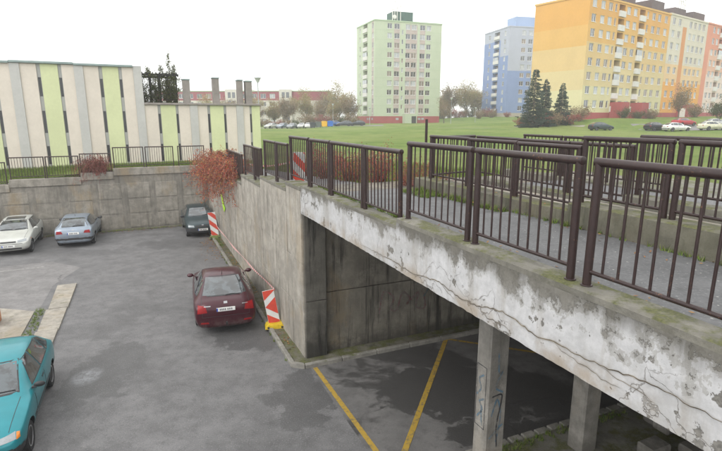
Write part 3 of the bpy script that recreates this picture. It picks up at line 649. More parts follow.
# ------------------------------------------------------------------ cars
def car_paint(name, col, flake=.4, rough=.28):
    g = G(name); f = g.noise(2.5, 4); d = g.noise(6, 6, .65)
    c = g.mix(g.ss(f, .3, .7), tuple(x * .92 for x in col), tuple(min(1, x * 1.06) for x in col))
    z = g.xyz(g.n('ShaderNodeTexCoord').outputs['Object'])[2]
    c = g.mix(g.m('MULTIPLY', g.m('MULTIPLY', g.ss(z, .62, .18), g.ss(d, .35, .65)), .45), c, (.16, .145, .13))
    g.p.inputs['Coat Weight'].default_value = .4; g.p.inputs['Coat Roughness'].default_value = .06
    return g.out(c, g.m('ADD', rough, g.m('MULTIPLY', d, .15)), flake, .35)
def glass(name, col=(.02, .024, .026)):
    g = G(name); col = g.mix(g.ss(g.noise(3.2, 3), .42, .6), tuple(x * .35 for x in col), tuple(x * 1.7 for x in col)); g.p.inputs['Coat Weight'].default_value = 1; g.p.inputs['Coat IOR'].default_value = 1.45; g.p.inputs['Coat Roughness'].default_value = .03; return g.out(col, .06, 0, .8)
m_glass = glass('car_glass', (.03, .038, .042)); m_tyre = simple('tyre_rubber', (.022, .022, .023), .85, .3, 14); m_rim = simple('alloy_rim', (.42, .42, .43), .35, .15, 10, .8); m_trim = simple('black_plastic', (.028, .028, .03), .55, .25, 10); m_tail = simple('red_tail_light', (.24, .008, .01), .3, .15, 6, 0, .25); m_lamp = simple('clear_headlight', (.30, .32, .33), .12, .15, 9, .3); m_plate = simple('number_plate', (.74, .74, .72), .45, .06, 9); m_pblue = simple('plate_blue', (.03, .08, .40), .5, .05); m_orange = simple('orange_indicator', (.7, .22, .03), .2, .1); m_chrome = simple('chrome', (.34, .34, .35), .3, .1, 9, .9); m_ink = simple('plate_ink', (.16, .16, .17), .6, .1)
m_well = simple('wheel_well', (.012, .012, .012), .95, .2)
wheel_cache = {}
def wheel_mesh(r, wd, spokes):
    k = (r, wd, spokes)
    if k in wheel_cache: return wheel_cache[k]
    ty = MB(); h = wd / 2; ri = r * .66
    ty.lathe([(ri, -h * .8), (r * .9, -h), (r * .985, -h * .82), (r, -h * .45), (r, h * .45), (r * .985, h * .82), (r * .9, h), (ri, h * .8)], 32, 'y')
    rm = MB(); rm.lathe([(ri + .004, -h * .7), (ri + .004, h * .84), (ri - .018, h * .84), (ri - .03, h * .4), (.05, h * .3), (.045, h * .62), (.0, h * .64)], 32, 'y')
    for i in range(spokes):
        a = 2 * math.pi * i / spokes; rot = Matrix.Rotation(a, 3, 'Y'); rm.box(rot @ Vector(((ri + .03) / 2, h * .55, 0)), (ri - .05, h * .4, .055), 0, rot)
    r = (ty.mesh('tyre', m_tyre, 40), rm.mesh('rim', m_rim, 40)); wheel_cache[k] = r; return r
def build_car(name, label, cat, S, loc, rotz, group):
    root = thing(name, label, cat, loc, rotz, group)
    st = S['st']; rings = []
    for (x, zb, zs, zt, wb, ws, wt) in st:
        cr = min(.045, (zt - zs) * .4); p = [(0, zb), (wb * .72, zb), (wb * .97, zb + .05), (ws * 1.0, zb + (zs - zb) * .38), (ws * 1.012, zb + (zs - zb) * .68), (ws * .985, zs - .02), (ws * .955, zs + .012), (ws * .955 + (wt - ws * .955) * .55, zs + (zt - cr - zs) * .56), (wt, zt - cr - .012), (wt * .86, zt - cr * .3), (wt * .45, zt), (0, zt + .004)]
        rings.append([(x, y, z) for y, z in p] + [(x, -y, z) for y, z in p[-2:0:-1]])
    mb = MB(); n = len(rings[0])
    for r_ in rings: mb.v += r_
    for i in range(len(rings) - 1):
        for j in range(n): mb.f.append((i * n + j, i * n + (j + 1) % n, (i + 1) * n + (j + 1) % n, (i + 1) * n + j)); mb.m.append(0)
    # cap the ends with quads
    for e in (0, len(rings) - 1):
        for j in range(n // 2 - 1):
            a, b, c, d = j, j + 1, (n - j - 1) % n, (n - j) % n
            f = tuple(e * n + q for q in (a, b, c, d)); f = tuple(dict.fromkeys(f))
            if len(f) > 2: mb.f.append(f); mb.m.append(0)
    me = mb.mesh('tmp', [S['paint'], m_well])
    tmp = link('tmp', me); md = tmp.modifiers.new('s', 'SUBSURF'); md.levels = 2; md.render_levels = 2
    cuts = []; wr = S['wr']
    for x in S['axles']:
        for sy in (-1, 1):
            cb = MB(); cb.lathe([(wr + .055, -.17), (wr + .055, .32)], 28, 'y', (0, 0, 0)); cm = cb.mesh('cut', m_well)
            c = link('cut', cm, loc=(x, sy * (S['track'] - .02) + (-.0 if sy > 0 else -.15), wr + .01)); cuts.append(c)
            b = tmp.modifiers.new('b', 'BOOLEAN'); b.operation = 'DIFFERENCE'; b.object = c; b.solver = 'EXACT'
            try: b.material_mode = 'TRANSFER'
            except Exception: pass
    dg = bpy.context.evaluated_depsgraph_get(); dg.update()
    bme = bpy.data.meshes.new_from_object(tmp.evaluated_get(dg)); bme.name = 'body'
    for c in cuts + [tmp]: bpy.data.objects.remove(c)
    bvh = BVHTree.FromPolygons([v.co.copy() for v in bme.vertices], [tuple(p.vertices) for p in bme.polygons])
    bme.polygons.foreach_set('use_smooth', [True] * len(bme.polygons)); bme.set_sharp_from_angle(angle=R(38))
    # bumpers of their own material: split faces
    def split(cond, nm, mat):
        bm = bmesh.new(); bm.from_mesh(bme); sel = [f for f in bm.faces if not cond(f.calc_center_median())]
        bmesh.ops.delete(bm, geom=sel, context='FACES')
        for v in bm.verts: v.co += v.normal * .006
        m2 = bpy.data.meshes.new(nm); bm.to_mesh(m2); bm.free()
        m2.materials.clear(); m2.materials.append(mat); m2.polygons.foreach_set('material_index', [0] * len(m2.polygons)); return link(nm, m2, root)
    body = link('body', bme, root)
    fb, rb = S['st'][0][0], S['st'][-1][0]
    if S.get('bump'):
        bz0, bz1 = S['bump'][1:3]; ax = S['axles']
        split(lambda c: bz0 < c.z < bz1 and c.x > ax[0] + wr + .08, 'front_bumper', S['bump'][0]); split(lambda c: bz0 < c.z < bz1 and c.x < ax[1] - wr - .08, 'rear_bumper', S['bump'][0])
    def patch(nm, view, quad, mat, par=root, off=.005, n=8, m=6):
        # quad: 4 corners in the view plane, cast on to the body
        pts = []; D = {'F': Vector((-1, 0, 0)), 'B': Vector((1, 0, 0)), 'L': Vector((0, -1, 0)), 'R': Vector((0, 1, 0)), 'T': Vector((0, 0, -1))}[view]
        for i in range(n + 1):
            for j in range(m + 1):
                u, v = i / n, j / m
                a = [quad[0][k] * (1 - u) + quad[1][k] * u for k in (0, 1)]; b = [quad[3][k] * (1 - u) + quad[2][k] * u for k in (0, 1)]
                h, w_ = a[0] * (1 - v) + b[0] * v, a[1] * (1 - v) + b[1] * v
                o = {'F': Vector((5, h, w_)), 'B': Vector((-5, h, w_)), 'L': Vector((h, 3, w_)), 'R': Vector((h, -3, w_)), 'T': Vector((h, w_, 4))}[view]
                hit = bvh.ray_cast(o, D)
                if hit[0] is None: return None
                nn = hit[1] if hit[1].dot(D) < 0 else -hit[1]
                pts.append((hit[0], nn))
        mb = MB(); W = m + 1
        mb.v = [tuple(p + q * off) for p, q in pts]
        for i in range(n):
            for j in range(m): mb.f.append((i * W + j, (i + 1) * W + j, (i + 1) * W + j + 1, i * W + j + 1)); mb.m.append(0)
        bd = [i * W for i in range(n + 1)] + [n * W + j for j in range(1, m + 1)] + [i * W + m for i in range(n - 1, -1, -1)] + [j for j in range(m - 1, 0, -1)]
        for a, b in zip(bd, bd[1:] + bd[:1]):
            pa, pb = pts[a], pts[b]; mb.quad(pa[0] + pa[1] * off, pb[0] + pb[1] * off, pb[0] - pb[1] * .012, pa[0] - pa[1] * .012)
        return obj(nm, mb, mat, par, smooth=40)
    for (nm, views, quad, mat) in S['patches']:
        for vw in views:
            q = quad
            if vw == 'R': pass
            if vw in 'fb':      # mirrored pair seen from front/back
                for sg in (1, -1): patch(nm, vw.upper(), [(sg * a, b) for a, b in quad], mat)
            else:
                if mat is m_glass:
                    cx_ = sum(p_[0] for p_ in q) / 4; cy_ = sum(p_[1] for p_ in q) / 4
                    ex = lambda p_: (p_[0] + math.copysign(.022, p_[0] - cx_), p_[1] + math.copysign(.016, p_[1] - cy_))
                    patch('window_seal', vw, [ex(p_) for p_ in q], m_trim, off=.0025)
                patch(nm, vw, q, mat)
    # wheels
    ty, rm = wheel_mesh(wr, .19, S.get('spokes', 7))
    for x in S['axles']:
        for sy in (-1, 1):
            wl = link('wheel', ty, root, (x, sy * (S['track'] - .03), wr), 0 if sy > 0 else math.pi); link('rim', rm, wl)
    # mirrors
    for sy in (-1, 1):
        mb = MB(); mx_, mz = S['mirror']; y0 = S['my'] * sy
        bm = bmesh.new(); bmesh.ops.create_icosphere(bm, subdivisions=2, radius=1)
        for v in bm.verts: v.co = Vector((mx_ + v.co.x * .055 + .02 * v.co.z, y0 + sy * .10 + v.co.y * .105, mz + v.co.z * .065 + .03))
        bm.verts.index_update(); mb.add([v.co.copy() for v in bm.verts], [[v.index for v in f.verts] for f in bm.faces]); bm.free()
        mb.box((mx_ + .02, y0 + sy * .01, mz), (.06, .08, .035))
        obj('mirror', mb, S.get('mmat', m_trim), root, smooth=50)
    # plates: thin boxes at front/rear
    for (end, z, wd, inset) in S['plates']:
        hit = bvh.ray_cast(Vector((5 * end, 0, z)), Vector((-end, 0, 0)))
        if hit[0] is None: continue
        x = hit[0].x + end * .012; mb = MB(); mb.bev(min(x, x - end * .02), max(x, x - end * .02), -wd / 2, wd / 2, z - .055, z + .055, .004); p = obj('number_plate', mb, m_plate, root)
        mb = MB(); ys = wd / 2 * (-1 if end > 0 else 1); mb.b2(x + end * .001 - .002, x + end * .001 + .002, min(ys, ys * .86), max(ys, ys * .86), z - .05, z + .05); obj('blue_band', mb, m_pblue, p)
        for q_ in (-.62, -.42, -.22, .06, .24, .42, .60):
            yc = -ys * .0 + q_ * wd / 2; mb = MB(); mb.b2(x + end * .001 - .002, x + end * .001 + .002, yc - .016, yc + .016, z - .03, z + .03); obj('plate_mark', mb, m_ink, p)
    if S.get('antenna'):
        x, y, l = S['antenna']; hit = bvh.ray_cast(Vector((x, y, 4)), Vector((0, 0, -1))); mb = MB(); mb.tube([hit[0], hit[0] + Vector((-.05, 0, .04)), hit[0] + Vector((-l * .7, 0, l * .7))], [.012, .006, .003], 6); obj('antenna', mb, m_trim, root)
    for ex in S.get('extra', []): ex(root, bvh)
    return root
def wiper(x0, pts):
    def f(root, bvh):
        mb = MB(); P = []
        for (y, z) in pts:
            h = bvh.ray_cast(Vector((5 * x0, y, z)), Vector((-x0, 0, 0)))
            if h[0] is None: return
            nn = h[1] if h[1].x * x0 > 0 else -h[1]; P.append(h[0] + nn * .018)
        mb.tube(P, .009, 5); obj('wiper', mb, m_trim, root)
    return f
def towbar(root, bvh):
    mb = MB(); mb.tube([(-2.1, 0, .34), (-2.32, 0, .34), (-2.36, 0, .37), (-2.36, 0, .42)], .02, 8); mb.lathe([(.0, .40), (.027, .415), (.027, .445), (0, .46)], 10, 'z', (-2.36, 0, 0)); obj('tow_bar', mb, m_trim, root, smooth=50)
def sidewin(q): return ('side_window', 'LR', q, m_glass)
# large liftback (burgundy)
p_bur = car_paint('burgundy_paint', (.045, .0035, .010), .15); p_blue = car_paint('light_blue_paint', (.25, .295, .35)); p_silv = car_paint('silver_white_paint', (.50, .51, .48), .2); p_dark = car_paint('dark_teal_grey_paint', (.035, .055, .062)); p_teal = car_paint('teal_paint', (.012, .20, .235), .15); p_white = car_paint('white_paint', (.75, .75, .73), 0)
lift = [(2.26, .34, .50, .55, .52, .56, .44), (2.22, .24, .57, .64, .70, .74, .60), (2.05, .20, .66, .75, .80, .845, .70), (1.5, .19, .80, .89, .84, .885, .76), (1.02, .19, .885, .97, .85, .895, .76), (.86, .19, .90, 1.03, .85, .897, .72), (.12, .19, .93, 1.41, .85, .90, .60), (-.45, .19, .945, 1.475, .85, .90, .595), (-1.0, .19, .955, 1.445, .85, .895, .585), (-1.75, .19, .965, 1.155, .845, .885, .66), (-1.95, .20, .96, 1.06, .84, .875, .70), (-2.15, .22, .90, 1.03, .80, .85, .68), (-2.25, .26, .78, .93, .76, .80, .64), (-2.28, .34, .60, .72, .58, .62, .5)]
hatch = [(1.88, .34, .50, .55, .50, .54, .42), (1.84, .24, .57, .65, .66, .70, .58), (1.70, .20, .66, .76, .76, .80, .68), (1.25, .19, .80, .88, .80, .84, .72), (.90, .19, .87, .955, .81, .845, .72), (.76, .19, .885, 1.00, .81, .848, .69), (.10, .19, .915, 1.36, .81, .85, .575), (-.5, .19, .925, 1.41, .81, .85, .57), (-1.15, .19, .94, 1.38, .805, .845, .56), (-1.55, .20, .94, 1.18, .80, .835, .60), (-1.80, .22, .90, .985, .77, .81, .66), (-1.91, .25, .80, .90, .72, .77, .63), (-1.95, .34, .58, .70, .54, .58, .5)]
sc_h = lambda k: [(x * k, *r) for x, *r in hatch]
S_bur = dict(st=lift, paint=p_bur, wr=.315, axles=(1.38, -1.22), track=.80, mirror=(.68, .98), my=.86, plates=[(-1, .80, .52, 0), (1, .42, .52, 0)], antenna=(-.85, 0, .2), mmat=p_bur, bump=None, extra=[towbar, wiper(-1, [(-.02, 1.09), (-.2, 1.10), (-.44, 1.085)])], patches=[
    ('windscreen', 'F', [(-.64, 1.03), (.64, 1.03), (.50, 1.36), (-.50, 1.36)], m_glass), ('rear_window', 'B', [(-.62, 1.10), (.62, 1.10), (.49, 1.40), (-.49, 1.40)], m_glass),
    sidewin([(.56, .985), (-.22, 1.0), (-.22, 1.37), (.05, 1.355)]), sidewin([(-.30, 1.0), (-1.08, 1.01), (-1.08, 1.36), (-.30, 1.38)]), sidewin([(-1.14, 1.01), (-1.6, 1.05), (-1.25, 1.28), (-1.14, 1.34)]),
    ('tail_light', 'b', [(.52, .74), (.79, .72), (.76, .94), (.56, .93)], m_tail), ('reflector', 'b', [(.48, .40), (.72, .41), (.70, .455), (.5, .45)], m_tail), ('headlight', 'f', [(.42, .58), (.76, .62), (.72, .74), (.44, .70)], m_lamp), ('grille', 'F', [(-.36, .52), (.36, .52), (.33, .68), (-.33, .68)], m_trim), ('badge', 'B', [(-.05, .955), (.05, .955), (.05, 1.005), (-.05, 1.005)], m_chrome), ('badge', 'B', [(.42, .90), (.60, .90), (.60, .925), (.42, .925)], m_chrome), ('badge', 'B', [(-.62, .90), (-.46, .90), (-.46, .922), (-.62, .922)], m_chrome),
    ('tailgate_groove', 'B', [(-.66, .60), (.66, .60), (.66, .608), (-.66, .608)], m_trim), ('tailgate_groove', 'b', [(.655, .61), (.663, .61), (.66, .72), (.652, .72)], m_trim), ('tailgate_groove', 'b', [(.655, .95), (.663, .95), (.66, 1.07), (.652, 1.07)], m_trim), ('door_groove', 'LR', [(-.255, .32), (-.263, .32), (-.263, .96), (-.255, .96)], m_trim), ('door_groove', 'LR', [(.80, .34), (.792, .34), (.70, .95), (.708, .95)], m_trim), ('side_strip', 'LR', [(.9, .50), (-.85, .51), (-.85, .55), (.9, .54)], m_trim), ('door_handle', 'LR', [(-.02, .83), (-.20, .83), (-.20, .865), (-.02, .865)], p_bur), ('door_handle', 'LR', [(-.95, .84), (-1.12, .84), (-1.12, .875), (-.95, .875)], p_bur)])
gcar = 'cars parked in the sunken yard'
def rearc(x, y, hd, back):      # centre of a car from its rear (or front) axle point
    h = R(90 + hd); return Vector((x, y, 0)) + Vector((math.cos(h), math.sin(h), 0)) * back
build_car('car', 'burgundy liftback parked along the side wall, seen from behind', 'car', S_bur, rearc(-4.22, 14.55, 18.5, 1.22), R(90 + 18.5), gcar)
S_blue = dict(st=sc_h(1.06), paint=p_blue, wr=.29, axles=(1.33, -1.24), track=.755, mirror=(.60, .94), my=.81, plates=[(-1, .72, .50, 0)], antenna=(-.95, 0, .15), bump=(m_trim, .40, .50), extra=[wiper(-1, [(.02, 1.03), (-.2, 1.06), (-.4, 1.045)])], patches=[
    ('windscreen', 'F', [(-.60, 1.0), (.60, 1.0), (.47, 1.31), (-.47, 1.31)], m_glass), ('rear_window', 'B', [(-.62, 1.02), (.62, 1.02), (.47, 1.325), (-.47, 1.325)], m_glass),
    sidewin([(.50, .96), (-.32, .97), (-.32, 1.31), (.0, 1.295)]), sidewin([(-.40, .97), (-1.1, .985), (-1.1, 1.30), (-.40, 1.315)]), sidewin([(-1.17, .985), (-1.6, 1.03), (-1.42, 1.2), (-1.17, 1.29)]),
    ('tail_light', 'b', [(.44, .72), (.73, .70), (.71, .85), (.5, .84)], m_tail), ('headlight', 'f', [(.40, .58), (.70, .62), (.68, .71), (.42, .68)], m_lamp), ('badge', 'B', [(-.05, .86), (.05, .86), (.05, .90), (-.05, .90)], m_chrome), ('spoiler', 'B', [(-.60, .955), (.60, .955), (.62, .985), (-.62, .985)], p_blue), ('tailgate_groove', 'B', [(-.62, .56), (.62, .56), (.62, .568), (-.62, .568)], m_trim), ('door_groove', 'LR', [(-.355, .32), (-.363, .32), (-.363, .93), (-.355, .93)], m_trim), ('side_strip', 'LR', [(.9, .46), (-.85, .47), (-.85, .53), (.9, .52)], m_trim), ('door_handle', 'LR', [(-.10, .80), (-.28, .80), (-.28, .835), (-.10, .835)], m_trim)])
car_blue = build_car('car', 'light blue hatchback parked facing the far wall, red tail lights towards us', 'car', S_blue, rearc(-14.15, 24.2, 21, 1.24), R(90 + 21), gcar)
S_silv = dict(st=sc_h(1.08), paint=p_silv, wr=.29, axles=(1.36, -1.2), track=.755, mirror=(.62, .95), my=.81, plates=[(1, .46, .50, 0)], mmat=p_silv, bump=(p_silv, .38, .52), extra=[wiper(1, [(.1, 1.0), (.3, 1.015), (.55, 1.01)]), wiper(1, [(-.45, 1.0), (-.25, 1.015), (0, 1.01)])], patches=[
    ('windscreen', 'F', [(-.60, .995), (.60, .995), (.475, 1.31), (-.475, 1.31)], m_glass), ('rear_window', 'B', [(-.6, 1.03), (.6, 1.03), (.46, 1.32), (-.46, 1.32)], m_glass),
    sidewin([(.52, .96), (-.30, .97), (-.30, 1.31), (.02, 1.295)]), sidewin([(-.38, .97), (-1.1, .985), (-1.1, 1.30), (-.38, 1.315)]), sidewin([(-1.17, .985), (-1.62, 1.03), (-1.44, 1.2), (-1.17, 1.29)]), ('sunroof', 'T', [(-.05, -.38), (-.05, .38), (-.5, .38), (-.5, -.38)], m_glass),
    ('headlight', 'f', [(.36, .60), (.70, .64), (.68, .73), (.36, .69)], m_lamp), ('grille', 'F', [(-.30, .60), (.30, .60), (.30, .665), (-.30, .665)], m_trim), ('lower_grille', 'F', [(-.5, .30), (.5, .30), (.5, .37), (-.5, .37)], m_trim), ('hood_groove', 'T', [(.95, .655), (1.82, .60), (1.82, .592), (.95, .647)], m_trim), ('hood_groove', 'T', [(.95, -.655), (1.82, -.60), (1.82, -.592), (.95, -.647)], m_trim), ('bumper_groove', 'F', [(-.70, .545), (.70, .545), (.70, .56), (-.70, .56)], m_trim), ('tail_light', 'b', [(.44, .72), (.73, .70), (.71, .85), (.5, .84)], m_tail), ('door_groove', 'LR', [(-.335, .32), (-.343, .32), (-.343, .93), (-.335, .93)], m_trim), ('side_strip', 'LR', [(.9, .46), (-.85, .47), (-.85, .51), (.9, .50)], m_trim), ('indicator', 'LR', [(1.55, .66), (1.45, .67), (1.45, .70), (1.55, .69)], m_orange)])
car_silv = build_car('car', 'silver white hatchback with a dark sunroof facing us at the left', 'car', S_silv, rearc(-16.25, 22.55, 203.6, -1.36), R(90 + 203.6), gcar)
S_dark = dict(st=hatch, paint=p_dark, wr=.28, axles=(1.20, -1.22), track=.745, mirror=(.56, .93), my=.81, plates=[(1, .44, .50, 0)], bump=(m_trim, .22, .54), extra=[wiper(1, [(.1, 1.0), (.3, 1.01), (.5, 1.01)])], patches=[
    ('windscreen', 'F', [(-.60, 1.0), (.60, 1.0), (.47, 1.31), (-.47, 1.31)], m_glass), ('rear_window', 'B', [(-.6, 1.03), (.6, 1.03), (.46, 1.32), (-.46, 1.32)], m_glass),
    sidewin([(.46, .955), (-.32, .965), (-.32, 1.30), (-.03, 1.285)]), sidewin([(-.40, .965), (-1.05, .98), (-1.05, 1.30), (-.40, 1.31)]), sidewin([(-1.1, .98), (-1.5, 1.03), (-1.34, 1.2), (-1.1, 1.29)]),
    ('headlight', 'f', [(.42, .575), (.72, .605), (.70, .69), (.44, .665)], m_lamp), ('grille', 'F', [(-.38, .57), (.38, .57), (.36, .655), (-.36, .655)], m_trim), ('badge', 'F', [(-.05, .64), (.05, .64), (.05, .69), (-.05, .69)], m_chrome), ('tail_light', 'b', [(.44, .72), (.73, .70), (.71, .85), (.5, .84)], m_tail), ('door_groove', 'LR', [(-.355, .32), (-.363, .32), (-.363, .93), (-.355, .93)], m_trim)])
car_dark = build_car('car', 'dark teal grey hatchback in the far corner under the red creeper', 'car', S_dark, rearc(-8.55, 26.2, 203.6, -1.2), R(90 + 203.6), gcar)
S_teal = dict(st=sc_h(1.05), paint=p_teal, wr=.29, axles=(1.29, -1.26), track=.755, mirror=(.60, .95), my=.82, plates=[(1, .40, .50, 0)], bump=(m_trim, .2, .47), spokes=6, extra=[wiper(1, [(.1, 1.0), (.3, 1.015), (.55, 1.01)]), wiper(1, [(-.45, 1.0), (-.25, 1.015), (0, 1.01)])], patches=[
    ('windscreen', 'F', [(-.60, .995), (.60, .995), (.475, 1.31), (-.475, 1.31)], m_glass), ('rear_window', 'B', [(-.6, 1.03), (.6, 1.03), (.46, 1.32), (-.46, 1.32)], m_glass),
    sidewin([(.50, .96), (-.30, .97), (-.30, 1.31), (.0, 1.295)]), sidewin([(-.37, .97), (-1.08, .985), (-1.12, 1.29), (-.37, 1.315)]), sidewin([(-1.16, .985), (-1.56, 1.03), (-1.4, 1.19), (-1.18, 1.28)]),
    ('headlight', 'f', [(.30, .575), (.71, .61), (.69, .70), (.33, .66)], m_lamp), ('hood_groove', 'T', [(.92, .655), (1.78, .60), (1.78, .592), (.92, .647)], m_trim), ('hood_groove', 'T', [(.92, -.655), (1.78, -.60), (1.78, -.592), (.92, -.647)], m_trim), ('badge', 'F', [(-.04, .655), (.04, .655), (.04, .70), (-.04, .70)], m_chrome), ('indicator', 'f', [(.715, .60), (.76, .61), (.75, .68), (.705, .69)], m_orange), ('grille', 'F', [(-.24, .57), (.24, .57), (.24, .62), (-.24, .62)], m_trim), ('tail_light', 'b', [(.44, .72), (.73, .70), (.71, .85), (.5, .84)], m_tail), ('door_groove', 'LR', [(-.335, .32), (-.343, .32), (-.343, .93), (-.335, .93)], m_trim), ('door_groove', 'LR', [(.72, .34), (.712, .34), (.66, .93), (.668, .93)], m_trim), ('side_strip', 'LR', [(.9, .46), (-.85, .47), (-.85, .53), (.9, .52)], m_trim), ('door_handle', 'LR', [(-.08, .80), (-.26, .80), (-.26, .835), (-.08, .835)], m_trim), ('fuel_flap', 'R', [(-1.3, .74), (-1.46, .74), (-1.46, .88), (-1.3, .88)], p_teal)])
car_teal = build_car('car', 'teal hatchback at the lower left corner, black bumper towards us', 'car', S_teal, LW(8.43, -6.62, .0), A + R(-90), gcar)
# far cars: copies in other colours
far = []
def farcar(src, x, y, hd, label, col, group, kcol):
    z = fz(x, y) + .02; old = kcol
    return dup(src, (x, y, z), R(90 + hd), label, group, {old: col})
gr_, gl_ = 'cars parked before the yellow block', 'cars parked far left beyond the lawn'
farcar(car_dark, 39.6, 84, -82, 'dark estate parked alone on the lawn edge before the yellow block', p_dark, gr_, 'dark_teal_grey_paint')
farcar(car_dark, 48.6, 84, -70, 'dark car left of the white hatchback before the orange block', car_paint('black_paint', (.02, .022, .03)), gr_, 'dark_teal_grey_paint')
farcar(car_blue, 50.2, 81.0, -84, 'white hatchback in the middle of the row before the orange block', p_white, gr_, 'light_blue_paint')
farcar(car_silv, 55.8, 81.0, -84, 'cream white car at the right of the row before the red block', car_paint('cream_paint', (.62, .60, .46), 0), gr_, 'silver_white_paint')
farcar(car_silv, 56.3, 89.0, -75, 'red car behind the white hatchback', car_paint('red_paint', (.38, .02, .03), 0), gr_, 'silver_white_paint')
farcar(car_blue, 62, 89, -80, 'pale silver car parked behind the cream white car', p_silv, gr_, 'light_blue_paint')
for i, (x, c, lb) in enumerate([(-22.6, p_silv, 'silver car at the left end of the far parking row'), (-20.0, p_blue, 'light blue car, second in the far parking row'), (-17.3, car_paint('grey_paint', (.22, .24, .26)), 'grey car in the middle of the far parking row'), (-15.1, p_silv, 'silver car, second from the right in the far group of five'), (-13.2, p_white, 'white car at the right of the far group of five')]):
    farcar(car_silv, x, 128 + (i % 2) * 1.5, 150 + 8 * i, lb, c, gl_, 'silver_white_paint')
farcar(car_silv, -4.4, 133, 100, 'dark grey car right of the coloured containers', car_paint('slate_paint', (.09, .10, .12)), gl_, 'silver_white_paint'); farcar(car_silv, -7.6, 134, 105, 'blue car behind the blue container', car_paint('mid_blue_paint', (.06, .13, .32)), gl_, 'silver_white_paint'); farcar(car_silv, -1.0, 135, 100, 'black car at the right end of the far parking row', car_paint('soft_black_paint', (.04, .045, .05)), gl_, 'silver_white_paint')
# lot surfaces
def road(name, pts, mat, label, lift=.02, n=24):
    mb = MB()
    for i in range(n + 1):
        f = i / n
        for j in range(7):
            g_ = j / 6; a = [pts[0][k] * (1 - f) + pts[1][k] * f for k in (0, 1)]; b = [pts[3][k] * (1 - f) + pts[2][k] * f for k in (0, 1)]
            x, y = a[0] * (1 - g_) + b[0] * g_, a[1] * (1 - g_) + b[1] * g_; mb.v.append((x, y, fz(x, y) + lift))
    for i in range(n):
        for j in range(6): mb.f.append((i * 7 + j, i * 7 + j + 1, i * 7 + j + 8, i * 7 + j + 7)); mb.m.append(0)
    return tag(obj(name, mb, mat, smooth=60), label, kind='structure')
road('parking_lot', [(46, 82.5), (120, 78), (120, 92), (48, 91)], m_patch, 'grey parking area before the coloured blocks')
road('parking_lot', [(-34, 127), (6, 132), (6, 139), (-34, 134)], m_patch, 'grey parking area far left beyond the lawn')
road('footpath', [(14, 92), (40, 90), (40, 91.2), (14, 93.2)], m_pave, 'pale footpath crossing the lawn')
# containers
def bin_(x, y, col, label):
    z = fz(x, y); rt = thing('recycling_container', label, 'container', (x, y, z), R(10), 'coloured recycling containers')
    mb = MB(); mb.prism([(-.62, .12), (.62, .12), (.72, 1.15), (-.72, 1.15)], 'y', -.5, .5); mt = simple('container_' + label.split()[0], col, .5, .15); obj('bin', mb, mt, rt)
    mb = MB(); mb.prism([(-.75, 1.15), (.75, 1.15), (.7, 1.32), (.35, 1.45), (-.35, 1.45), (-.7, 1.32)], 'y', -.53, .53); obj('lid', mb, mt, rt)
    for sx in (-.45, .45):
        mb = MB(); mb.lathe([(.09, -.05), (.09, .05)], 12, 'y', (sx, 0, .09)); obj('wheel', mb, m_tyre, rt)
for x, col, lb in ((-12.0, (.03, .035, .04), 'black container at the left of the row'), (-10.55, (.09, .11, .10), 'grey container between the black and yellow ones'), (-9.1, (.75, .42, .02), 'yellow container in the row'), (-7.65, (.02, .13, .50), 'blue container at the right of the row')): bin_(x, 126.5, col, lb)

# ------------------------------------------------------------------ striped building at the left
B1 = lthing('striped_building', 'low windowed building with cream, lime and grey vertical wall stripes', 'building', 31, 0, 3.2)
m_cream = simple('cream_render', (.60, .548, .47), .85, .06, .8); m_lime = simple('lime_render', (.54, .58, .34), .85, .06, .8); m_greyb = simple('blue_grey_render', (.44, .44, .415), .85, .07, .9); m_grey = simple('mid_grey_render', (.33, .335, .315), .85, .08, .9); m_wdark = simple('dark_window_glass', (.04, .042, .044), .2, .2, 1); m_flash = simple('roof_flashing', (.22, .28, .27), .5, .15, 3); m_brick = simple('brown_render', (.23, .21, .19), .9, .15, 3)
def seq(items, t0):
    out = []; t = t0
    for k, w_ in items: out.append((k, t, t + w_)); t += w_
    return out
mod = [('g', .48), ('c', .79), ('w', .19), ('l', .86), ('w', .18), ('c', .62)]
hi = [(k, a, b) for k, a, b in seq(mod + mod, -9.7)]
left = seq(mod * 4, -9.7 - 4 * sum(w_ for _, w_ in mod))
hi = left + hi + [('g', hi[-1][2], hi[-1][2] + .46)]
e = hi[-1][2]
lo_ = seq([('c', .74), ('w', .17), ('l', .88), ('w', .16), ('c', .68)] + [('g', .47), ('c', .6), ('w', .17), ('l', .85), ('w', .16), ('c', .65), ('g', .45), ('c', .42), ('w', .14), ('l', .54)], e)
mats = {'g': m_greyb, 'c': m_cream, 'l': m_lime}
def stripes(its, H, wins, z0=0.0):
    mb = MB(); mb.b2(its[0][1], its[-1][2], .12, 9.0, -.5, H - .05)
    obj('wall', mb, m_grey, B1)
    for k, a, b in its:
        if k != 'w':
            d = {'g': -.06, 'c': 0, 'l': .015}[k]; mb = MB(); mb.b2(a + .002, b - .002, d, .125, -.4, H - .12); obj('wall_panel', mb, mats[k], B1)
        else:
            j = rnd.choice((0, 1)); prev = -.4
            for (za, zb) in wins:
                mb = MB(); mb.b2(a + .002, b - .002, .05, .124, prev, za); obj('spandrel', mb, m_grey, B1)
                mb = MB(); mb.b2(a + .02, b - .02, .085, .115, za + .001, zb - .001); wn = obj('window', mb, m_wdark, B1)
                mb = MB(); mb.b2(a + .004, b - .004, .06, .1, za + .0, za + .05); mb.b2(a + .004, a + .022, .06, .1, za + .051, zb); mb.b2(b - .022, b - .004, .06, .1, za + .051, zb); obj('frame', mb, m_grey, wn)
                prev = zb
            mb = MB(); mb.b2(a + .002, b - .002, .05, .124, prev, H - .12); obj('spandrel', mb, m_grey, B1)
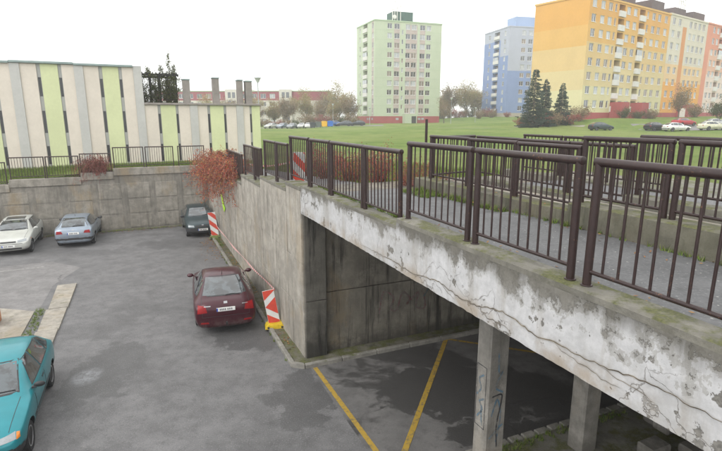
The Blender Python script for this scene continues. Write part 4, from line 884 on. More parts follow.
stripes(hi, 6.05, [(.25, 1.35), (2.05, 3.35), (4.1, 5.2)]); stripes(lo_, 3.85, [(.25, 1.35), (1.95, 3.2)])
mb = MB(); i0 = hi[0][1]
for a in (hi[0][1], hi[6][1], hi[12][1], hi[18][1], hi[24][1], hi[30][1]):
    nx_ = min(a + 3.12, e); mb = MB(); dzz = .05 * ((hash(round(a, 2)) % 3) - 1) * .4; mb.bev(a, nx_ - .004, -.14, 9.1, 6.05 - .13 + dzz, 6.05 + dzz, .02); obj('roof_edge', mb, m_flash, B1)
mb = MB(); mb.bev(e + .004, lo_[-1][2] + .05, -.12, 9.1, 3.73, 3.86, .02); obj('roof_edge', mb, m_brick, B1)
# roof-top pillars
for (t, s, wd, h, lb) in ((-.42, 32, .42, 1.45, 'leftmost roof pillar beside the overgrown pergola'), (1.42, 32, .40, 1.6, 'tall brown roof pillar in the middle of the low roof'), (2.98, 32, .34, 1.5, 'roof pillar, left of the pair at the right end'), (3.55, 32, .42, 1.45, 'roof pillar, right of the pair at the right end')):
    rt = lthing('roof_pillar', lb, 'pillar', s, t, 7.05, 'brown pillars on the low roof'); mb = MB(); mb.bev(-wd / 2, wd / 2, -.3, .3, -.05, h, .02); obj('shaft', mb, m_brick, rt); mb = MB(); mb.bev(-wd / 2 - .03, wd / 2 + .03, -.33, .33, h + .002, h + .08, .015); obj('cap', mb, m_flash, rt)
# pergola
PG = lthing('pergola', 'dark flat-topped pergola overgrown with climbers on the low roof', 'pergola', 34, -1.9, 7.05); PG.scale = (.76, 1, .95)
m_dw = simple('dark_wood', (.035, .034, .032), .8, .3, 6)
for x in (-1.45, -.75, 0, .7, 1.35):
    for y in (0, 2.2): mb = MB(); mb.bev(x - .07, x + .07, y - .07, y + .07, -.05, 1.93, .01); obj('post', mb, m_dw, PG)
for y in (-.06, 2.26): mb = MB(); mb.bev(-1.75, 1.6, y - .06, y + .06, 1.935, 2.07, .01); obj('beam', mb, m_dw, PG)
for i in range(12): mb = MB(); x = -1.65 + i * .28; mb.bev(x - .04, x + .04, -.3, 2.5, 2.072, 2.15, .01); obj('rafter', mb, m_dw, PG)
# ------------------------------------------------------------------ apartment blocks
m_frame = simple('window_frame_white', (.72, .72, .70), .5, .05); m_pane = glass('pane_grey', (.05, .06, .075)); m_pane2 = simple('curtained_pane', (.40, .42, .44), .25, .25, .6); m_pane3 = simple('warm_curtain_pane', (.24, .20, .17), .25, .3, .9); m_rbase = simple('red_base_render', (.34, .075, .075), .85, .1, .6); m_balc = simple('balcony_white', (.60, .59, .56), .8, .1, 1); m_recess = simple('balcony_recess', (.36, .17, .08), .9, .15, 1); m_recg = simple('pink_grey_panel', (.44, .37, .345), .85, .1, .8); m_roofd = simple('dark_roof_hut', (.085, .06, .062), .85, .2, .8); m_hutg = simple('green_roof_hut', (.035, .085, .07), .8, .2, .8)
win_cache = {}
def winmesh(w, h, k):
    key = (round(w, 2), round(h, 2), k)
    if key in win_cache: return win_cache[key]
    fr = MB(); t = .075
    for (a, b, c, d) in ((-w / 2, w / 2, 0, t), (-w / 2, w / 2, h - t, h), (-w / 2, -w / 2 + t, t, h - t), (w / 2 - t, w / 2, t, h - t)): fr.b2(a, b, .10, .17, c, d)
    if w > 1.0: fr.b2(-t * .45, t * .45, .10, .17, t, h - t)
    fr.b2(-w / 2 - .05, w / 2 + .05, -.06, .11, -.06, -.001)
    pa = MB(); pa.quad((-w / 2 + t, .145, t), (w / 2 - t, .145, t), (w / 2 - t, .145, h - t), (-w / 2 + t, .145, h - t))
    r = (fr.mesh('window', m_frame), pa.mesh('pane', (m_pane, m_pane2, m_pane3)[k])); win_cache[key] = r; return r
def facade(bld, nm, P, rz, W, H, wins, balcs, matfn, mats, zcuts=(), xcuts=()):
    """wall with real openings; P(a, z, d) maps facade coords into the building's frame"""
    holes = [(c - w_ / 2, c + w_ / 2, z, z + h) for c, z, w_, h in wins] + [(c - w_ / 2, c + w_ / 2, z, z + h) for c, z, w_, h in balcs]
    xs = sorted({0.0, W, *[round(h[0], 3) for h in holes], *[round(h[1], 3) for h in holes], *xcuts}); zs = sorted({0.0, H, *[round(h[2], 3) for h in holes], *[round(h[3], 3) for h in holes], *zcuts})
    mb = MB()
    for i in range(len(xs) - 1):
        for j in range(len(zs) - 1):
            cx, cz = (xs[i] + xs[i + 1]) / 2, (zs[j] + zs[j + 1]) / 2
            if any(h[0] < cx < h[1] and h[2] < cz < h[3] for h in holes): continue
            mb.quad(P(xs[i], zs[j], 0), P(xs[i + 1], zs[j], 0), P(xs[i + 1], zs[j + 1], 0), P(xs[i], zs[j + 1], 0), matfn(cx, cz))
    for k, h in enumerate(holes):
        dp = .2 if k < len(wins) else 1.2; a, b, c, d = h; mi = matfn((a + b) / 2, c)
        mb.quad(P(a, c, 0), P(b, c, 0), P(b, c, dp), P(a, c, dp), mi); mb.quad(P(a, d, 0), P(b, d, 0), P(b, d, dp), P(a, d, dp), mi); mb.quad(P(a, c, 0), P(a, d, 0), P(a, d, dp), P(a, c, dp), mi); mb.quad(P(b, c, 0), P(b, d, 0), P(b, d, dp), P(b, c, dp), mi)
        mb.quad(P(a, c, dp), P(b, c, dp), P(b, d, dp), P(a, d, dp), mi if dp < 1 else len(mats) - 1)
    me = bpy.data.meshes.new(nm); me.from_pydata(mb.v, [], mb.f)
    for m_ in mats: me.materials.append(m_)
    me.polygons.foreach_set('material_index', mb.m); me.update(); link(nm, me, bld)
    for c, z, w_, h in wins:
        wm = winmesh(w_, h, rnd.choice((0, 0, 0, 1, 1, 2))); o = link('window', wm[0], bld, P(c, z, 0), rz); link('pane', wm[1], o)
    for c, z, w_, h in balcs:
        mb = MB(); mb.b2(-w_ / 2 - .05, w_ / 2 + .05, -.22, .1, -.12, 0); mb.b2(-w_ / 2 - .05, w_ / 2 + .05, -.27, -.222, -.11, 1.0); mb.b2(-w_ / 2 - .05, -w_ / 2, -.22, .0, .001, 1.0); mb.b2(w_ / 2, w_ / 2 + .05, -.22, .0, .001, 1.0)
        glazed = rnd.random() < .25; o = obj('balcony', mb, m_balc, bld, loc=P(c, z, 0), rotz=rz)
        if glazed:
            mb = MB(); mb.b2(-w_ / 2, w_ / 2, -.24, -.21, 1.001, h - .1); obj('glazing', mb, m_pane2, o)
Pf_ = lambda a, z, d: (a, d, z)
Ps_ = lambda a, z, d: (d, a, z)
def shell(bld, W, D, H, mat, roofmat):
    mb = MB(); mb.quad((W, 0, 0), (W, D, 0), (W, D, H), (W, 0, H)); mb.quad((0, D, 0), (W, D, 0), (W, D, H), (0, D, H)); obj('wall', mb, mat, bld)
    mb = MB(); mb.b2(-.12, W + .12, -.12, D + .12, H, H + .35); return obj('roof', mb, roofmat, bld)
# green tower
gt_a = math.atan2(7.6, 20.3); GT = thing('apartment_tower', 'pale green ten-storey tower with a red base standing on the lawn', 'building', (3.95, 152, 4.25), gt_a)
m_g = simple('pale_green_render', (.45, .51, .38), .85, .05, .3); m_gline = simple('green_joint', (.36, .46, .31), .85, .05)
GW, GD, GH = 21.8, 15.0, 29.0; base = 2.2
fl = [base + .55 + 2.66 * i for i in range(10)]
wf = []
for z in fl:
    for c, w_ in ((.216, 1.5), (.323, 1.7), (.484, 1.5), (.575, 1.7), (.705, 1.7), (.80, 1.5)): wf.append((c * GW, z + .35, w_, 1.5))
for z in fl[:-1]: wf.append((.405 * GW, z + 1.55, .6, 1.3))
strips_g = [(.28, .365), (.455, .625), (.665, .745)]
gm = [m_g, m_rbase, m_recg, m_gline]
facade(GT, 'front_wall', Pf_, 0, GW, GH, wf, [], lambda x, z: 1 if z < base else (2 if any(a * GW < x < b * GW for a, b in strips_g) and z > base + .4 and z < GH - .6 else 0), gm, (base,  base + .4, GH - .6), [q * GW for ab in strips_g for q in ab])
wl = [(.1 * GD, z + .35, 1.1, 1.5) for z in fl] + [(.80 * GD, z + .35, .9, 1.5) for z in fl]
facade(GT, 'side_wall', Ps_, R(-90), GD, GH, wl, [(.5 * GD, z + .1, 3.4, 2.2) for z in fl], lambda x, z: 1 if z < base else (2 if .05 * GD < x < .15 * GD else 0), [m_g, m_rbase, m_recg, m_recg], (base,), (.05 * GD, .15 * GD))
shell(GT, GW, GD, GH, m_g, m_gline)
mb = MB(); mb.b2(8.0, 14.5, 5, 10, GH + .351, GH + 3.9); obj('roof_hut', mb, m_hutg, GT)
mb = MB(); mb.lathe([(.0, -.15), (.55, -.1), (.62, .05)], 20, 'y', (8.2, 4.4, GH + 2.2)); dsh = obj('dish', mb, m_balc, GT)
for x, l in ((8.4, 7.2), (9.2, 5.4), (7.7, 5.0), (10.3, 6.0)): mb = MB(); mb.tube([(x, 4.9, GH + .35), (x, 4.9, GH + l)], .13, 6); mb.tube([(x - .5, 4.9, GH + l - .6), (x + .5, 4.9, GH + l - .6)], .1, 5); obj('antenna', mb, m_balc, GT)
mb = MB(); mb.b2(9.2, 13.2, -1.8, -.005, .0, 2.9); po = obj('porch', mb, m_g, GT); mb = MB(); mb.b2(11.4, 12.9, -1.83, -1.802, .05, 2.2); obj('door', mb, m_wdark, po)
for z in [base + .4 + 2.66 * i for i in range(1, 10)]:
    
    for xa, xb in ((.0, 4.2), (18.2, GW)): mb = MB(); mb.b2(xa, xb, -.012, -.002, z - .03, z + .03); obj('panel_joint', mb, m_gline, GT)
for k in ((1.2,), (3.4,), (5.0,)):
    mb = MB(); mb.b2(-.03, -.005, k[0], k[0] + 1.0, 1.1, 1.7); obj('cellar_window', mb, m_pane2, GT)
for x in (7.0, 14.4, 15.6): mb = MB(); mb.b2(x, x + .9, -.03, -.005, 1.1, 1.7); obj('cellar_window', mb, m_pane2, GT)
# blue tower
m_b1 = simple('periwinkle_render', (.19, .26, .46), .85, .05, .3); m_b2 = simple('lavender_render', (.38, .405, .48), .85, .05, .3); m_b3 = simple('light_blue_render', (.27, .36, .53), .85, .05, .3)
bt_a = R(14); BT = thing('apartment_tower', 'blue and lavender tower partly hidden by the yellow block', 'building', (50.2, 179, 6.0), bt_a)
BW, BD, BH = 20.0, 17.5, 30.0; fb_ = [1.9 + 2.78 * i for i in range(10)]
wb_ = [(c, z + .6, 1.6, 1.5) for z in fb_ for c in (5.6, 8.2, 11.4, 14.5)]
facade(BT, 'front_wall', Pf_, 0, BW, BH, wb_, [], lambda x, z: 1 if z > 15.8 else (0 if z > 1.6 else 2), [m_b1, m_b2, simple('tan_base', (.40, .36, .30), .9, .1)], (1.6, 15.8))
wb_ = [(c, z + .6, 1.3, 1.5) for z in fb_ for c in (2.6, 13.6)]
facade(BT, 'side_wall', Ps_, R(-90), BD, BH, wb_, [(8.2, z + .15, 3.6, 2.25) for z in fb_], lambda x, z: 3 if z < 1.6 else ((1 if z > 20.8 else 0) if x < 5.5 else (1 if z > 26.4 else 0)), [m_b1, m_b2, m_b3, simple('tan_base_side', (.40, .36, .30), .9, .1), m_recg], (1.6, 20.8, 26.4), (5.5,))
shell(BT, BW, BD, BH, m_b2, m_b2)
mb = MB(); mb.b2(5.2, 15, 5, 11, BH + .351, BH + 4.4); obj('roof_hut', mb, m_b3, BT)
for x in (5.6, 8.5): mb = MB(); mb.tube([(x, 5.5, BH + 4.4), (x, 5.5, BH + 6)], .07, 6); obj('antenna', mb, m_balc, BT)
# long coloured block in three sections
m_y = [simple('orange_render', (.60, .325, .085), .85, .05, .3), simple('light_orange_render', (.60, .365, .115), .85, .05, .3), simple('amber_render', (.59, .43, .20), .85, .05, .3), simple('pale_amber_render', (.58, .475, .255), .85, .05, .3), simple('pale_yellow_render', (.58, .535, .315), .85, .05, .3)]
ya = math.atan2(19, 26.5); yu = Vector((math.cos(ya), math.sin(ya), 0)); Y0 = Vector((43.0, 100.5, 5.6))
YL, YD, YH = 32.6, 12.0, 22.9; yb = 1.5; fy = [yb + .1 + 2.66 * i for i in range(8)]
def yband(z): return 5 if z < yb else (0 if z > 18.6 else 1 if z > 14.8 else 2 if z > 10.4 else 3 if z > 6.6 else 4)
zc = (yb, 6.6, 10.4, 14.8, 18.6)
YB = thing('apartment_block', 'yellow and orange eight-storey block with a blank gable, nearest of the row', 'building', Y0, ya)
wy = [(c, z + .85, 1.55 if c not in (9.4, 22.4) else .8, 1.45) for z in fy for c in (1.7, 4.7, 7.4, 9.4, 14.4, 17.1, 22.4, 25.0, 27.6, 30.7)]
by = [(c, z + .2, 2.3, 2.2) for z in fy for c in (11.7, 20.0)]
facade(YB, 'front_wall', Pf_, 0, YL, YH, wy, by, lambda x, z: yband(z), m_y + [m_rbase, m_recess], zc)
facade(YB, 'gable_wall', Ps_, R(-90), YD, YH, [], [], lambda x, z: yband(z + .8), m_y + [m_rbase], [q - .8 for q in zc])
shell(YB, YL, YD, YH, m_y[2], m_y[1])
for x in (8.2, 18.5): mb = MB(); mb.b2(x, x + 6.2, 4.2, 9.4, YH + .351, YH + 4.0); obj('roof_hut', mb, m_roofd, YB)
for x in (10.6, 18.9):
    mb = MB(); mb.b2(x, x + 2.9, -2.6, -.01, -.5, 3.6); po = obj('entrance', mb, m_rbase, YB); mb = MB(); mb.b2(x + 2.905, x + 2.93, -2.0, -.8, .2, 2.6); obj('door', mb, m_frame, po)
OL = 20.0; O0 = Y0 + yu * (YL + .02) + Vector((.56, -.83, 0)) * 0.0
m_w1 = simple('white_render', (.56, .52, .43), .85, .05, .3); m_o1 = simple('strong_orange_render', (.66, .33, .08), .85, .05, .3); m_o2 = simple('soft_orange_render', (.64, .46, .26), .85, .05, .3); m_od = simple('rust_stripe', (.55, .25, .10), .85, .05, .3)
OB = thing('apartment_block', 'white and orange block with a rust stripe, middle of the row', 'building', O0 + Vector((0, 0, .1)), ya)
wo_ = [(c, z + .85, 1.45, 1.45) for z in fy for c in (2.0, 4.9, 10.6, 13.0, 15.4, 17.8)]
facade(OB, 'front_wall', Pf_, 0, OL, YH + .1, wo_, [], lambda x, z: 4 if z < yb else (3 if 6.6 < x < 8.6 and z < 21 else (0 if z > 12.5 else (1 if z < 8.5 else 2))), [m_w1, m_o1, m_o2, m_od, m_rbase], (yb, 8.5, 12.5, 21), (6.6, 8.6))
shell(OB, OL, YD, YH + .1, m_w1, m_w1)
mb = MB(); mb.b2(-.5, 5.5, 4.2, 9.4, YH + .451, YH + 3.9); obj('roof_hut', mb, m_roofd, OB); mb = MB(); mb.b2(11, 17, 4.2, 9.4, YH + .451, YH + 3.6); obj('roof_hut', mb, m_roofd, OB)
for x, l in ((13.5, 9.4), (14.6, 8.2), (15.7, 9.0), (16.6, 7.6)):
    mb = MB(); mb.tube([(x, 4.5, YH + .4), (x, 4.5, YH + l)], .12, 6)
    for k in range(3): mb.tube([(x - .8, 4.5, YH + l - .4 - k * 1.2), (x + .8, 4.5, YH + l - .4 - k * 1.2)], .09, 5)
    obj('antenna', mb, m_balc, OB)
mb = MB(); mb.b2(8.7, 11.4, -2.6, -.01, -.5, 3.4); po = obj('entrance', mb, m_rbase, OB); mb = MB(); mb.b2(8.66, 8.69, -2.0, -.8, .2, 2.6); obj('door', mb, m_frame, po)
m_r = [simple('brick_red_render', (.58, .24, .16), .85, .05, .3), simple('salmon_render', (.62, .38, .28), .85, .05, .3), simple('pale_pink_render', (.64, .53, .47), .85, .05, .3)]
RB = thing('apartment_block', 'salmon red block at the right border, last of the row', 'building', O0 + yu * (OL + .02) + Vector((0, 0, .25)), ya)
wr_ = [(c, z + .85, 1.45, 1.45) for z in fy for c in (4.2, 6.6, 11.6, 14, 18.5, 21)]
facade(RB, 'front_wall', Pf_, 0, 26, YH, wr_, [(c, z + .2, 2.3, 2.2) for z in fy for c in (9.0, 16.3)], lambda x, z: 3 if z < yb else (0 if x < 2.6 or z > 17 else (1 if z > 11 else 2)), m_r + [m_rbase, m_recess], (yb, 11, 17), (2.6,))
shell(RB, 26, YD, YH, m_r[1], m_r[0]); mb = MB(); mb.b2(1.2, 8, 4.2, 9.4, YH + .351, YH + 3.6); obj('roof_hut', mb, m_roofd, RB)
# low school-like building far left
LB = thing('low_block', 'long low cream building with a red top storey behind the autumn trees', 'building', (-76, 192, 2.6), R(-2))
m_lc = simple('low_cream_render', (.55, .52, .47), .85, .08, .3); m_lr = simple('crimson_render', (.27, .06, .08), .85, .08, .4)
wl_ = [(x, z, 2.0, 1.6) for z in (1.3, 4.4, 7.5, 10.4) for x in [2.5 + 3.4 * i for i in range(13)] if not any(a - 1.3 < x < b + 1.3 for a, b in ((26, 30.5), (46, 50)))]
facade(LB, 'front_wall', Pf_, 0, 64, 12.8, wl_, [], lambda x, z: 1 if z > 9.6 else 0, [m_lc, m_lr], (9.6,))
shell(LB, 64, 12, 12.8, m_lc, m_gline)
for x in (26, 46):
    mb = MB(); mb.b2(x, x + 4.6, -1.0, -.01, 0, 13.5); tw = obj('stair_tower', mb, m_lc, LB)
    for z in (1.5, 4.5, 7.5, 10.5):
        for q in (1.0, 2.6): mb = MB(); mb.b2(x + q, x + q + 1.1, -1.03, -1.003, z, z + 2.0); obj('window', mb, m_pane, tw)

# ------------------------------------------------------------------ street lamps
def lamp(x, y, h, label, cone=True):
    z = fz(x, y); rt = thing('street_lamp', label, 'street lamp', (x, y, z), 0, 'lamps on the lawn'); mg = m_lampg
    mb = MB(); mb.tube([(0, 0, -.3), (0, 0, h * .4), (0, 0, h - .35)], [.07, .055, .04], 8); obj('post', mb, mg, rt, smooth=40)
    mb = MB(); mb.lathe([(.05, h - .38), (.12, h - .35), (.27, h - .02), (.30, h)], 16); obj('lamp_head', mb, m_lamph, rt, smooth=40)
    mb = MB(); mb.lathe([(.36, h + .002), (.34, h + .04), (.12, h + .12)], 16); obj('cap', mb, mg, rt, smooth=40)
m_lampg = simple('lamp_grey', (.34, .36, .37), .5, .15, 4); m_lamph = simple('lamp_glass', (.62, .64, .66), .3, .1)
lamp(-9.55, 48, 6.1, 'tall lamp with a cone head at the right end of the striped building'); lamp(-7.0, 128, 5.5, 'lamp standing beside the coloured containers'); lamp(2.4, 140, 4.6, 'lamp before the left edge of the green tower'); lamp(22.5, 128, 6.2, 'lamp to the right of the green tower'); lamp(33.5, 150, 4.2, 'pale lamp before the blue tower')

# ------------------------------------------------------------------ vegetation
def leafquad(mb, p, sz, r2, nrm=None):
    a = Vector((r2.gauss(0, 1), r2.gauss(0, 1), r2.gauss(0, 1)))
    if nrm is not None: a = a * .6 + nrm
    a.normalize(); u_ = a.orthogonal().normalized(); v_ = a.cross(u_); q = r2.uniform(0, 6.28); c, s_ = math.cos(q), math.sin(q); u_, v_ = u_ * c + v_ * s_, v_ * c - u_ * s_
    l = sz * r2.uniform(.7, 1.3); w_ = l * .55
    b = len(mb.v); mb.v += [tuple(p - u_ * l * .5), tuple(p + v_ * w_ * .5), tuple(p + u_ * l * .5 + a * l * .1), tuple(p - v_ * w_ * .5)]; mb.f.append((b, b + 1, b + 2, b + 3)); mb.m.append(0)
def grow(mb, p, d, L, r, depth, r2, tips, up=.15, spread=.6, n=5):
    pts = [p.copy()]; rs = [r]; dd = d.copy()
    for i in range(n):
        dd = (dd + Vector((r2.gauss(0, .12), r2.gauss(0, .12), up * .5 + r2.gauss(0, .06)))).normalized(); pts.append(pts[-1] + dd * L / n); rs.append(r * (1 - .55 * (i + 1) / n))
    mb.tube(pts, rs, 5 if depth > 1 else 3, cap=False); tips += [(q, dd, depth) for q in pts[2:]]
    if depth > 0:
        for k in range(r2.randint(3, 5)):
            i = r2.randint(1, n); az = r2.uniform(0, 6.28); o = dd.orthogonal().normalized(); o = Matrix.Rotation(az, 3, dd) @ o
            grow(mb, pts[i], (dd + o * spread * r2.uniform(.7, 1.4)).normalized(), L * r2.uniform(.5, .75), rs[i] * .6, depth - 1, r2, tips, up, spread, n)
def make_tree(H, seed, leafmat, nleaf, lsz, name='tree', depth=3, spread=.7):
    r2 = random.Random(seed); tb = MB(); tips = []
    th = H * .16; tb.tube([(0, 0, -.4), (.03, 0, th * .5), (0, .05, th)], [H * .022, H * .017, H * .014], 8)
    for k in range(5):
        az = k * 1.257 + r2.uniform(-.4, .4); d = Vector((math.cos(az) * .55, math.sin(az) * .55, 1)).normalized(); grow(tb, Vector((0, 0.05, th * r2.uniform(.7, 1))), d, H * r2.uniform(.3, .42), H * .010, depth - 1, r2, tips, .2, spread)
    grow(tb, Vector((0, .05, th)), Vector((0, 0, 1)), H * .5, H * .012, depth - 1, r2, tips, .2, spread)
    lb = MB(); fine = [q for q in tips if q[2] < 2] or tips
    for k in range(nleaf):
        q = r2.choice(fine); leafquad(lb, q[0] + Vector((r2.gauss(0, 1), r2.gauss(0, 1), r2.gauss(0, 1))) * H * .05, lsz, r2)
    return tb.mesh('trunk', m_bark, 60), lb.mesh('crown', leafmat)
def put_tree(name, label, cat, me, x, y, sc_=1.0, rz=0.0, group=None, z=None):
    rt = thing(name, label, cat, (x, y, fz(x, y) if z is None else z), rz, group); rt.scale = (sc_, sc_, sc_)
    link('trunk', me[0], rt); link('crown', me[1], rt); return rt
tv = [make_tree(11, 11, m_leaf_aut, 8000, .38), make_tree(10.5, 12, m_leaf_brn, 7000, .36), make_tree(11.5, 13, m_leaf_aut, 6000, .36), make_tree(11, 14, m_leaf_brn, 3000, .32)]
kinds = ['yellow brown autumn tree', 'rusty brown autumn tree', 'thinning ochre autumn tree', 'nearly bare brown tree']
r3 = random.Random(21); gtree = 'autumn trees behind the far parking'
places = [(-44, 'hidden low behind the striped building end'), (-39, 'behind the tall lamp'), (-34.5, 'above the silver car'), (-30, 'above the light blue car'), (-26, 'above the grey car'), (-21.5, 'above the white car'), (-17, 'left of the coloured containers'), (-12.5, 'behind the coloured containers'), (-8, 'under the gable of the low building'), (-3.6, 'next to the left edge of the green tower')]
for i, (x, w_) in enumerate(places):
    put_tree('tree', f'{kinds[i % 4]} {w_}', 'tree', tv[i % 4], x * 1.0, 150 + r3.uniform(-5, 9), r3.uniform(.75, .98), r3.uniform(0, 6), gtree)
for i, (x, y, s_) in enumerate([(34, 195, 1.2), (39, 190, 1.1), (43.5, 200, 1.2), (30.5, 205, 1.1), (47, 205, 1.1), (-8, 190, 1.2), (-14, 186, 1.1)]):
    put_tree('tree', f'{kinds[i % 4]} ' + ['in the gap right of the green tower', 'in the middle of the gap between the towers', 'left of the blue tower', 'close behind the right edge of the green tower', 'at the foot of the blue tower', 'peeping out left of the green tower', 'above the gable end of the low building'][i], 'tree', tv[(i + 1) % 4], x, y, s_, i * 1.3, 'trees between the towers')
def make_bush(rx, ry, rz_, seed, leafmat, nleaf, lsz, twig=m_bark, nst=26):
    r2 = random.Random(seed); tb = MB(); lb = MB(); tips = []
    for k in range(nst):
        az = r2.uniform(0, 6.28); q = r2.uniform(.1, 1) ** .6; e_ = Vector((math.cos(az) * rx * q, math.sin(az) * ry * q, rz_ * (1.05 - .55 * q * q) * r2.uniform(.7, 1.05)))
        a = Vector((e_.x * .2, e_.y * .2, -.1)); pts = [a.lerp(e_, f) + Vector((r2.gauss(0, .03), r2.gauss(0, .03), .12 * rz_ * math.sin(f * 3.14))) for f in (0, .25, .5, .75, 1)]
        tb.tube(pts, [.022, .017, .012, .008, .004], 3, cap=False); tips += pts[1:]
        for j in range(4):
            p0 = pts[r2.randint(1, 4)]; p1 = p0 + Vector((r2.gauss(0, .22) * rx, r2.gauss(0, .22) * ry, r2.uniform(-.05, .3) * rz_)); tb.tube([p0, (p0 + p1) / 2 + Vector((0, 0, .04)), p1], [.008, .006, .003], 3, cap=False); tips += [(p0 + p1) / 2, p1]
    for k in range(nleaf): p = r2.choice(tips); leafquad(lb, p + Vector((r2.gauss(0, .09) * rx, r2.gauss(0, .09) * ry, r2.gauss(0, .07) * rz_)), lsz, r2)
    return tb.mesh('stems', twig), lb.mesh('foliage', leafmat)
def put_bush(name, label, me, loc, rz=0.0, sc_=1.0, group=None, cat='shrub'):
    rt = thing(name, label, cat, loc, rz, group); rt.scale = (sc_,) * 3; link('stems', me[0], rt); link('foliage', me[1], rt); return rt
bb = [make_bush(1.6, 1.3, 1.7, 31, m_leaf_brn, 1500, .16), make_bush(1.5, 1.3, 1.6, 32, m_leaf_grn, 1500, .16), make_bush(1.7, 1.4, 1.5, 33, m_leaf_pink, 1500, .15)]
hed = ['brown', 'green', 'dull red']; ORD = 'first second third fourth fifth sixth seventh eighth ninth tenth eleventh twelfth thirteenth fourteenth fifteenth sixteenth'.split()
for i in range(16):      # hedge line before the far trees
    x = -42 + i * 2.65; k = (0, 0, 2, 0, 1)[i % 5]
    put_bush('shrub', f'{hed[k]} hedge shrub behind the far parked cars, {ORD[i]} from the left', bb[k], (x, 142 + (i % 3), fz(x, 142) - .2), i * .9, 1.25 if i < 10 else 1.9, 'hedge shrubs behind the far parked cars')
for i, (x, y, k, s_, lb) in enumerate([(31.5, 90, 2, 1.4, 'dull red shrub at the foot of the left spruce'), (34.3, 91, 0, 1.5, 'brown shrub between the spruces'), (37.6, 93, 2, 1.5, 'dull red shrub right of the lone spruce'), (40.5, 95.5, 0, 1.5, 'brown shrub before the yellow gable'), (28.5, 90.5, 2, 1.0, 'low red shrub left of the spruces'), (53.6, 104.5, 1, 1.3, 'green shrub between the two red entrances'), (58.4, 108, 1, 1.1, 'green shrub right of the second red entrance'), (62.5, 110, 0, 1.2, 'brown shrub before the orange block'), (74, 114, 0, 1.6, 'brown shrub under the rust stripe'), (38.5, 168, 0, 1.3, 'brown shrub at the foot of the blue tower, left'), (43, 169, 0, 1.2, 'brown shrub at the foot of the blue tower, middle'), (48.5, 170, 2, 1.1, 'red shrub at the foot of the blue tower, right')]):
    put_bush('shrub', lb, bb[k], (x, y, fz(x, y) - .1), i, s_, 'shrubs before the blocks')
for i in range(9):
    x = 26.5 + i * 2.7; k = (0, 1, 0, 2)[i % 4]; put_bush('shrub', f'{hed[k]} shrub under the trees between the towers, {ORD[i]} from the left', bb[k], (x, 184 + (i % 3), fz(x, 184) - .3), i * 1.1, 1.7 + .3 * (i % 2), 'shrubs under the trees between the towers')
put_tree('tree', 'bare brown tree before the white and orange block', 'tree', tv[3], 68.5, 110.5, .72, 1.0); put_tree('tree', 'small bare tree at the right corner of the green tower', 'tree', tv[3], 24, 148, .7, 2.0); put_tree('tree', 'dark green tree before the salmon block at the right border', 'tree', make_tree(6, 41, m_leaf_grn, 2200, .3), 68.5, 98, .85, 0)
def spruce(H, seed, rad):
    r2 = random.Random(seed); tb = MB(); lb = MB(); tb.tube([(0, 0, -.3), (0, 0, H * .5), (0, 0, H * .985)], [H * .018, H * .01, .015], 7)
    z = .25
    while z < H * .97:
        f = 1 - z / H; R_ = rad * (f ** .85) * r2.uniform(.82, 1.15) + .12
        for k in range(max(4, int(6 + 5 * f))):
            az = r2.uniform(0, 6.28); L = R_ * r2.uniform(.65, 1.1); d = Vector((math.cos(az), math.sin(az), 0)); pts = [Vector((0, 0, z)) + d * L * q + Vector((0, 0, (-.28 * L * q + .20 * L * q * q))) for q in (0, .35, .7, 1)]
            tb.tube(pts, [.03 * f + .012, .02 * f + .008, .012, .004], 3, cap=False)
            for q in range(int(10 + 26 * L / rad)):
                u_ = r2.uniform(.15, 1); p = Vector((0, 0, z)) + d * L * u_ + Vector((0, 0, -.28 * L * u_ + .20 * L * u_ * u_)); sd_ = Vector((-d.y, d.x, 0)) * r2.choice((-1, 1)); e_ = p + sd_ * r2.uniform(.1, .42) * (1.2 - u_) * (L / 2 + .3) + d * .22 + Vector((0, 0, r2.uniform(-.28, .02)))
                w_ = Vector((0, 0, .06)) + d * .05; b = len(lb.v); lb.v += [tuple(p - w_), tuple(e_), tuple(p + w_)]; lb.f.append((b, b + 1, b + 2)); lb.m.append(0)
        z += r2.uniform(.16, .28)
    return tb.mesh('trunk', m_bark), lb.mesh('crown', m_needle)
for x, y, H, rad, sd_, lb in ((29.6, 88, 9.9, 2.8, 51, 'tall blue green spruce, leftmost of the three before the yellow gable'), (32.2, 90, 8.3, 1.9, 52, 'narrower dark spruce in the middle of the three'), (36.3, 93, 7.7, 2.1, 53, 'lone spruce with tiered branches before the yellow gable')):
    put_tree('spruce_tree', lb, 'tree', spruce(H, sd_, rad), x, y, 1.0, 0, 'spruces before the yellow block')
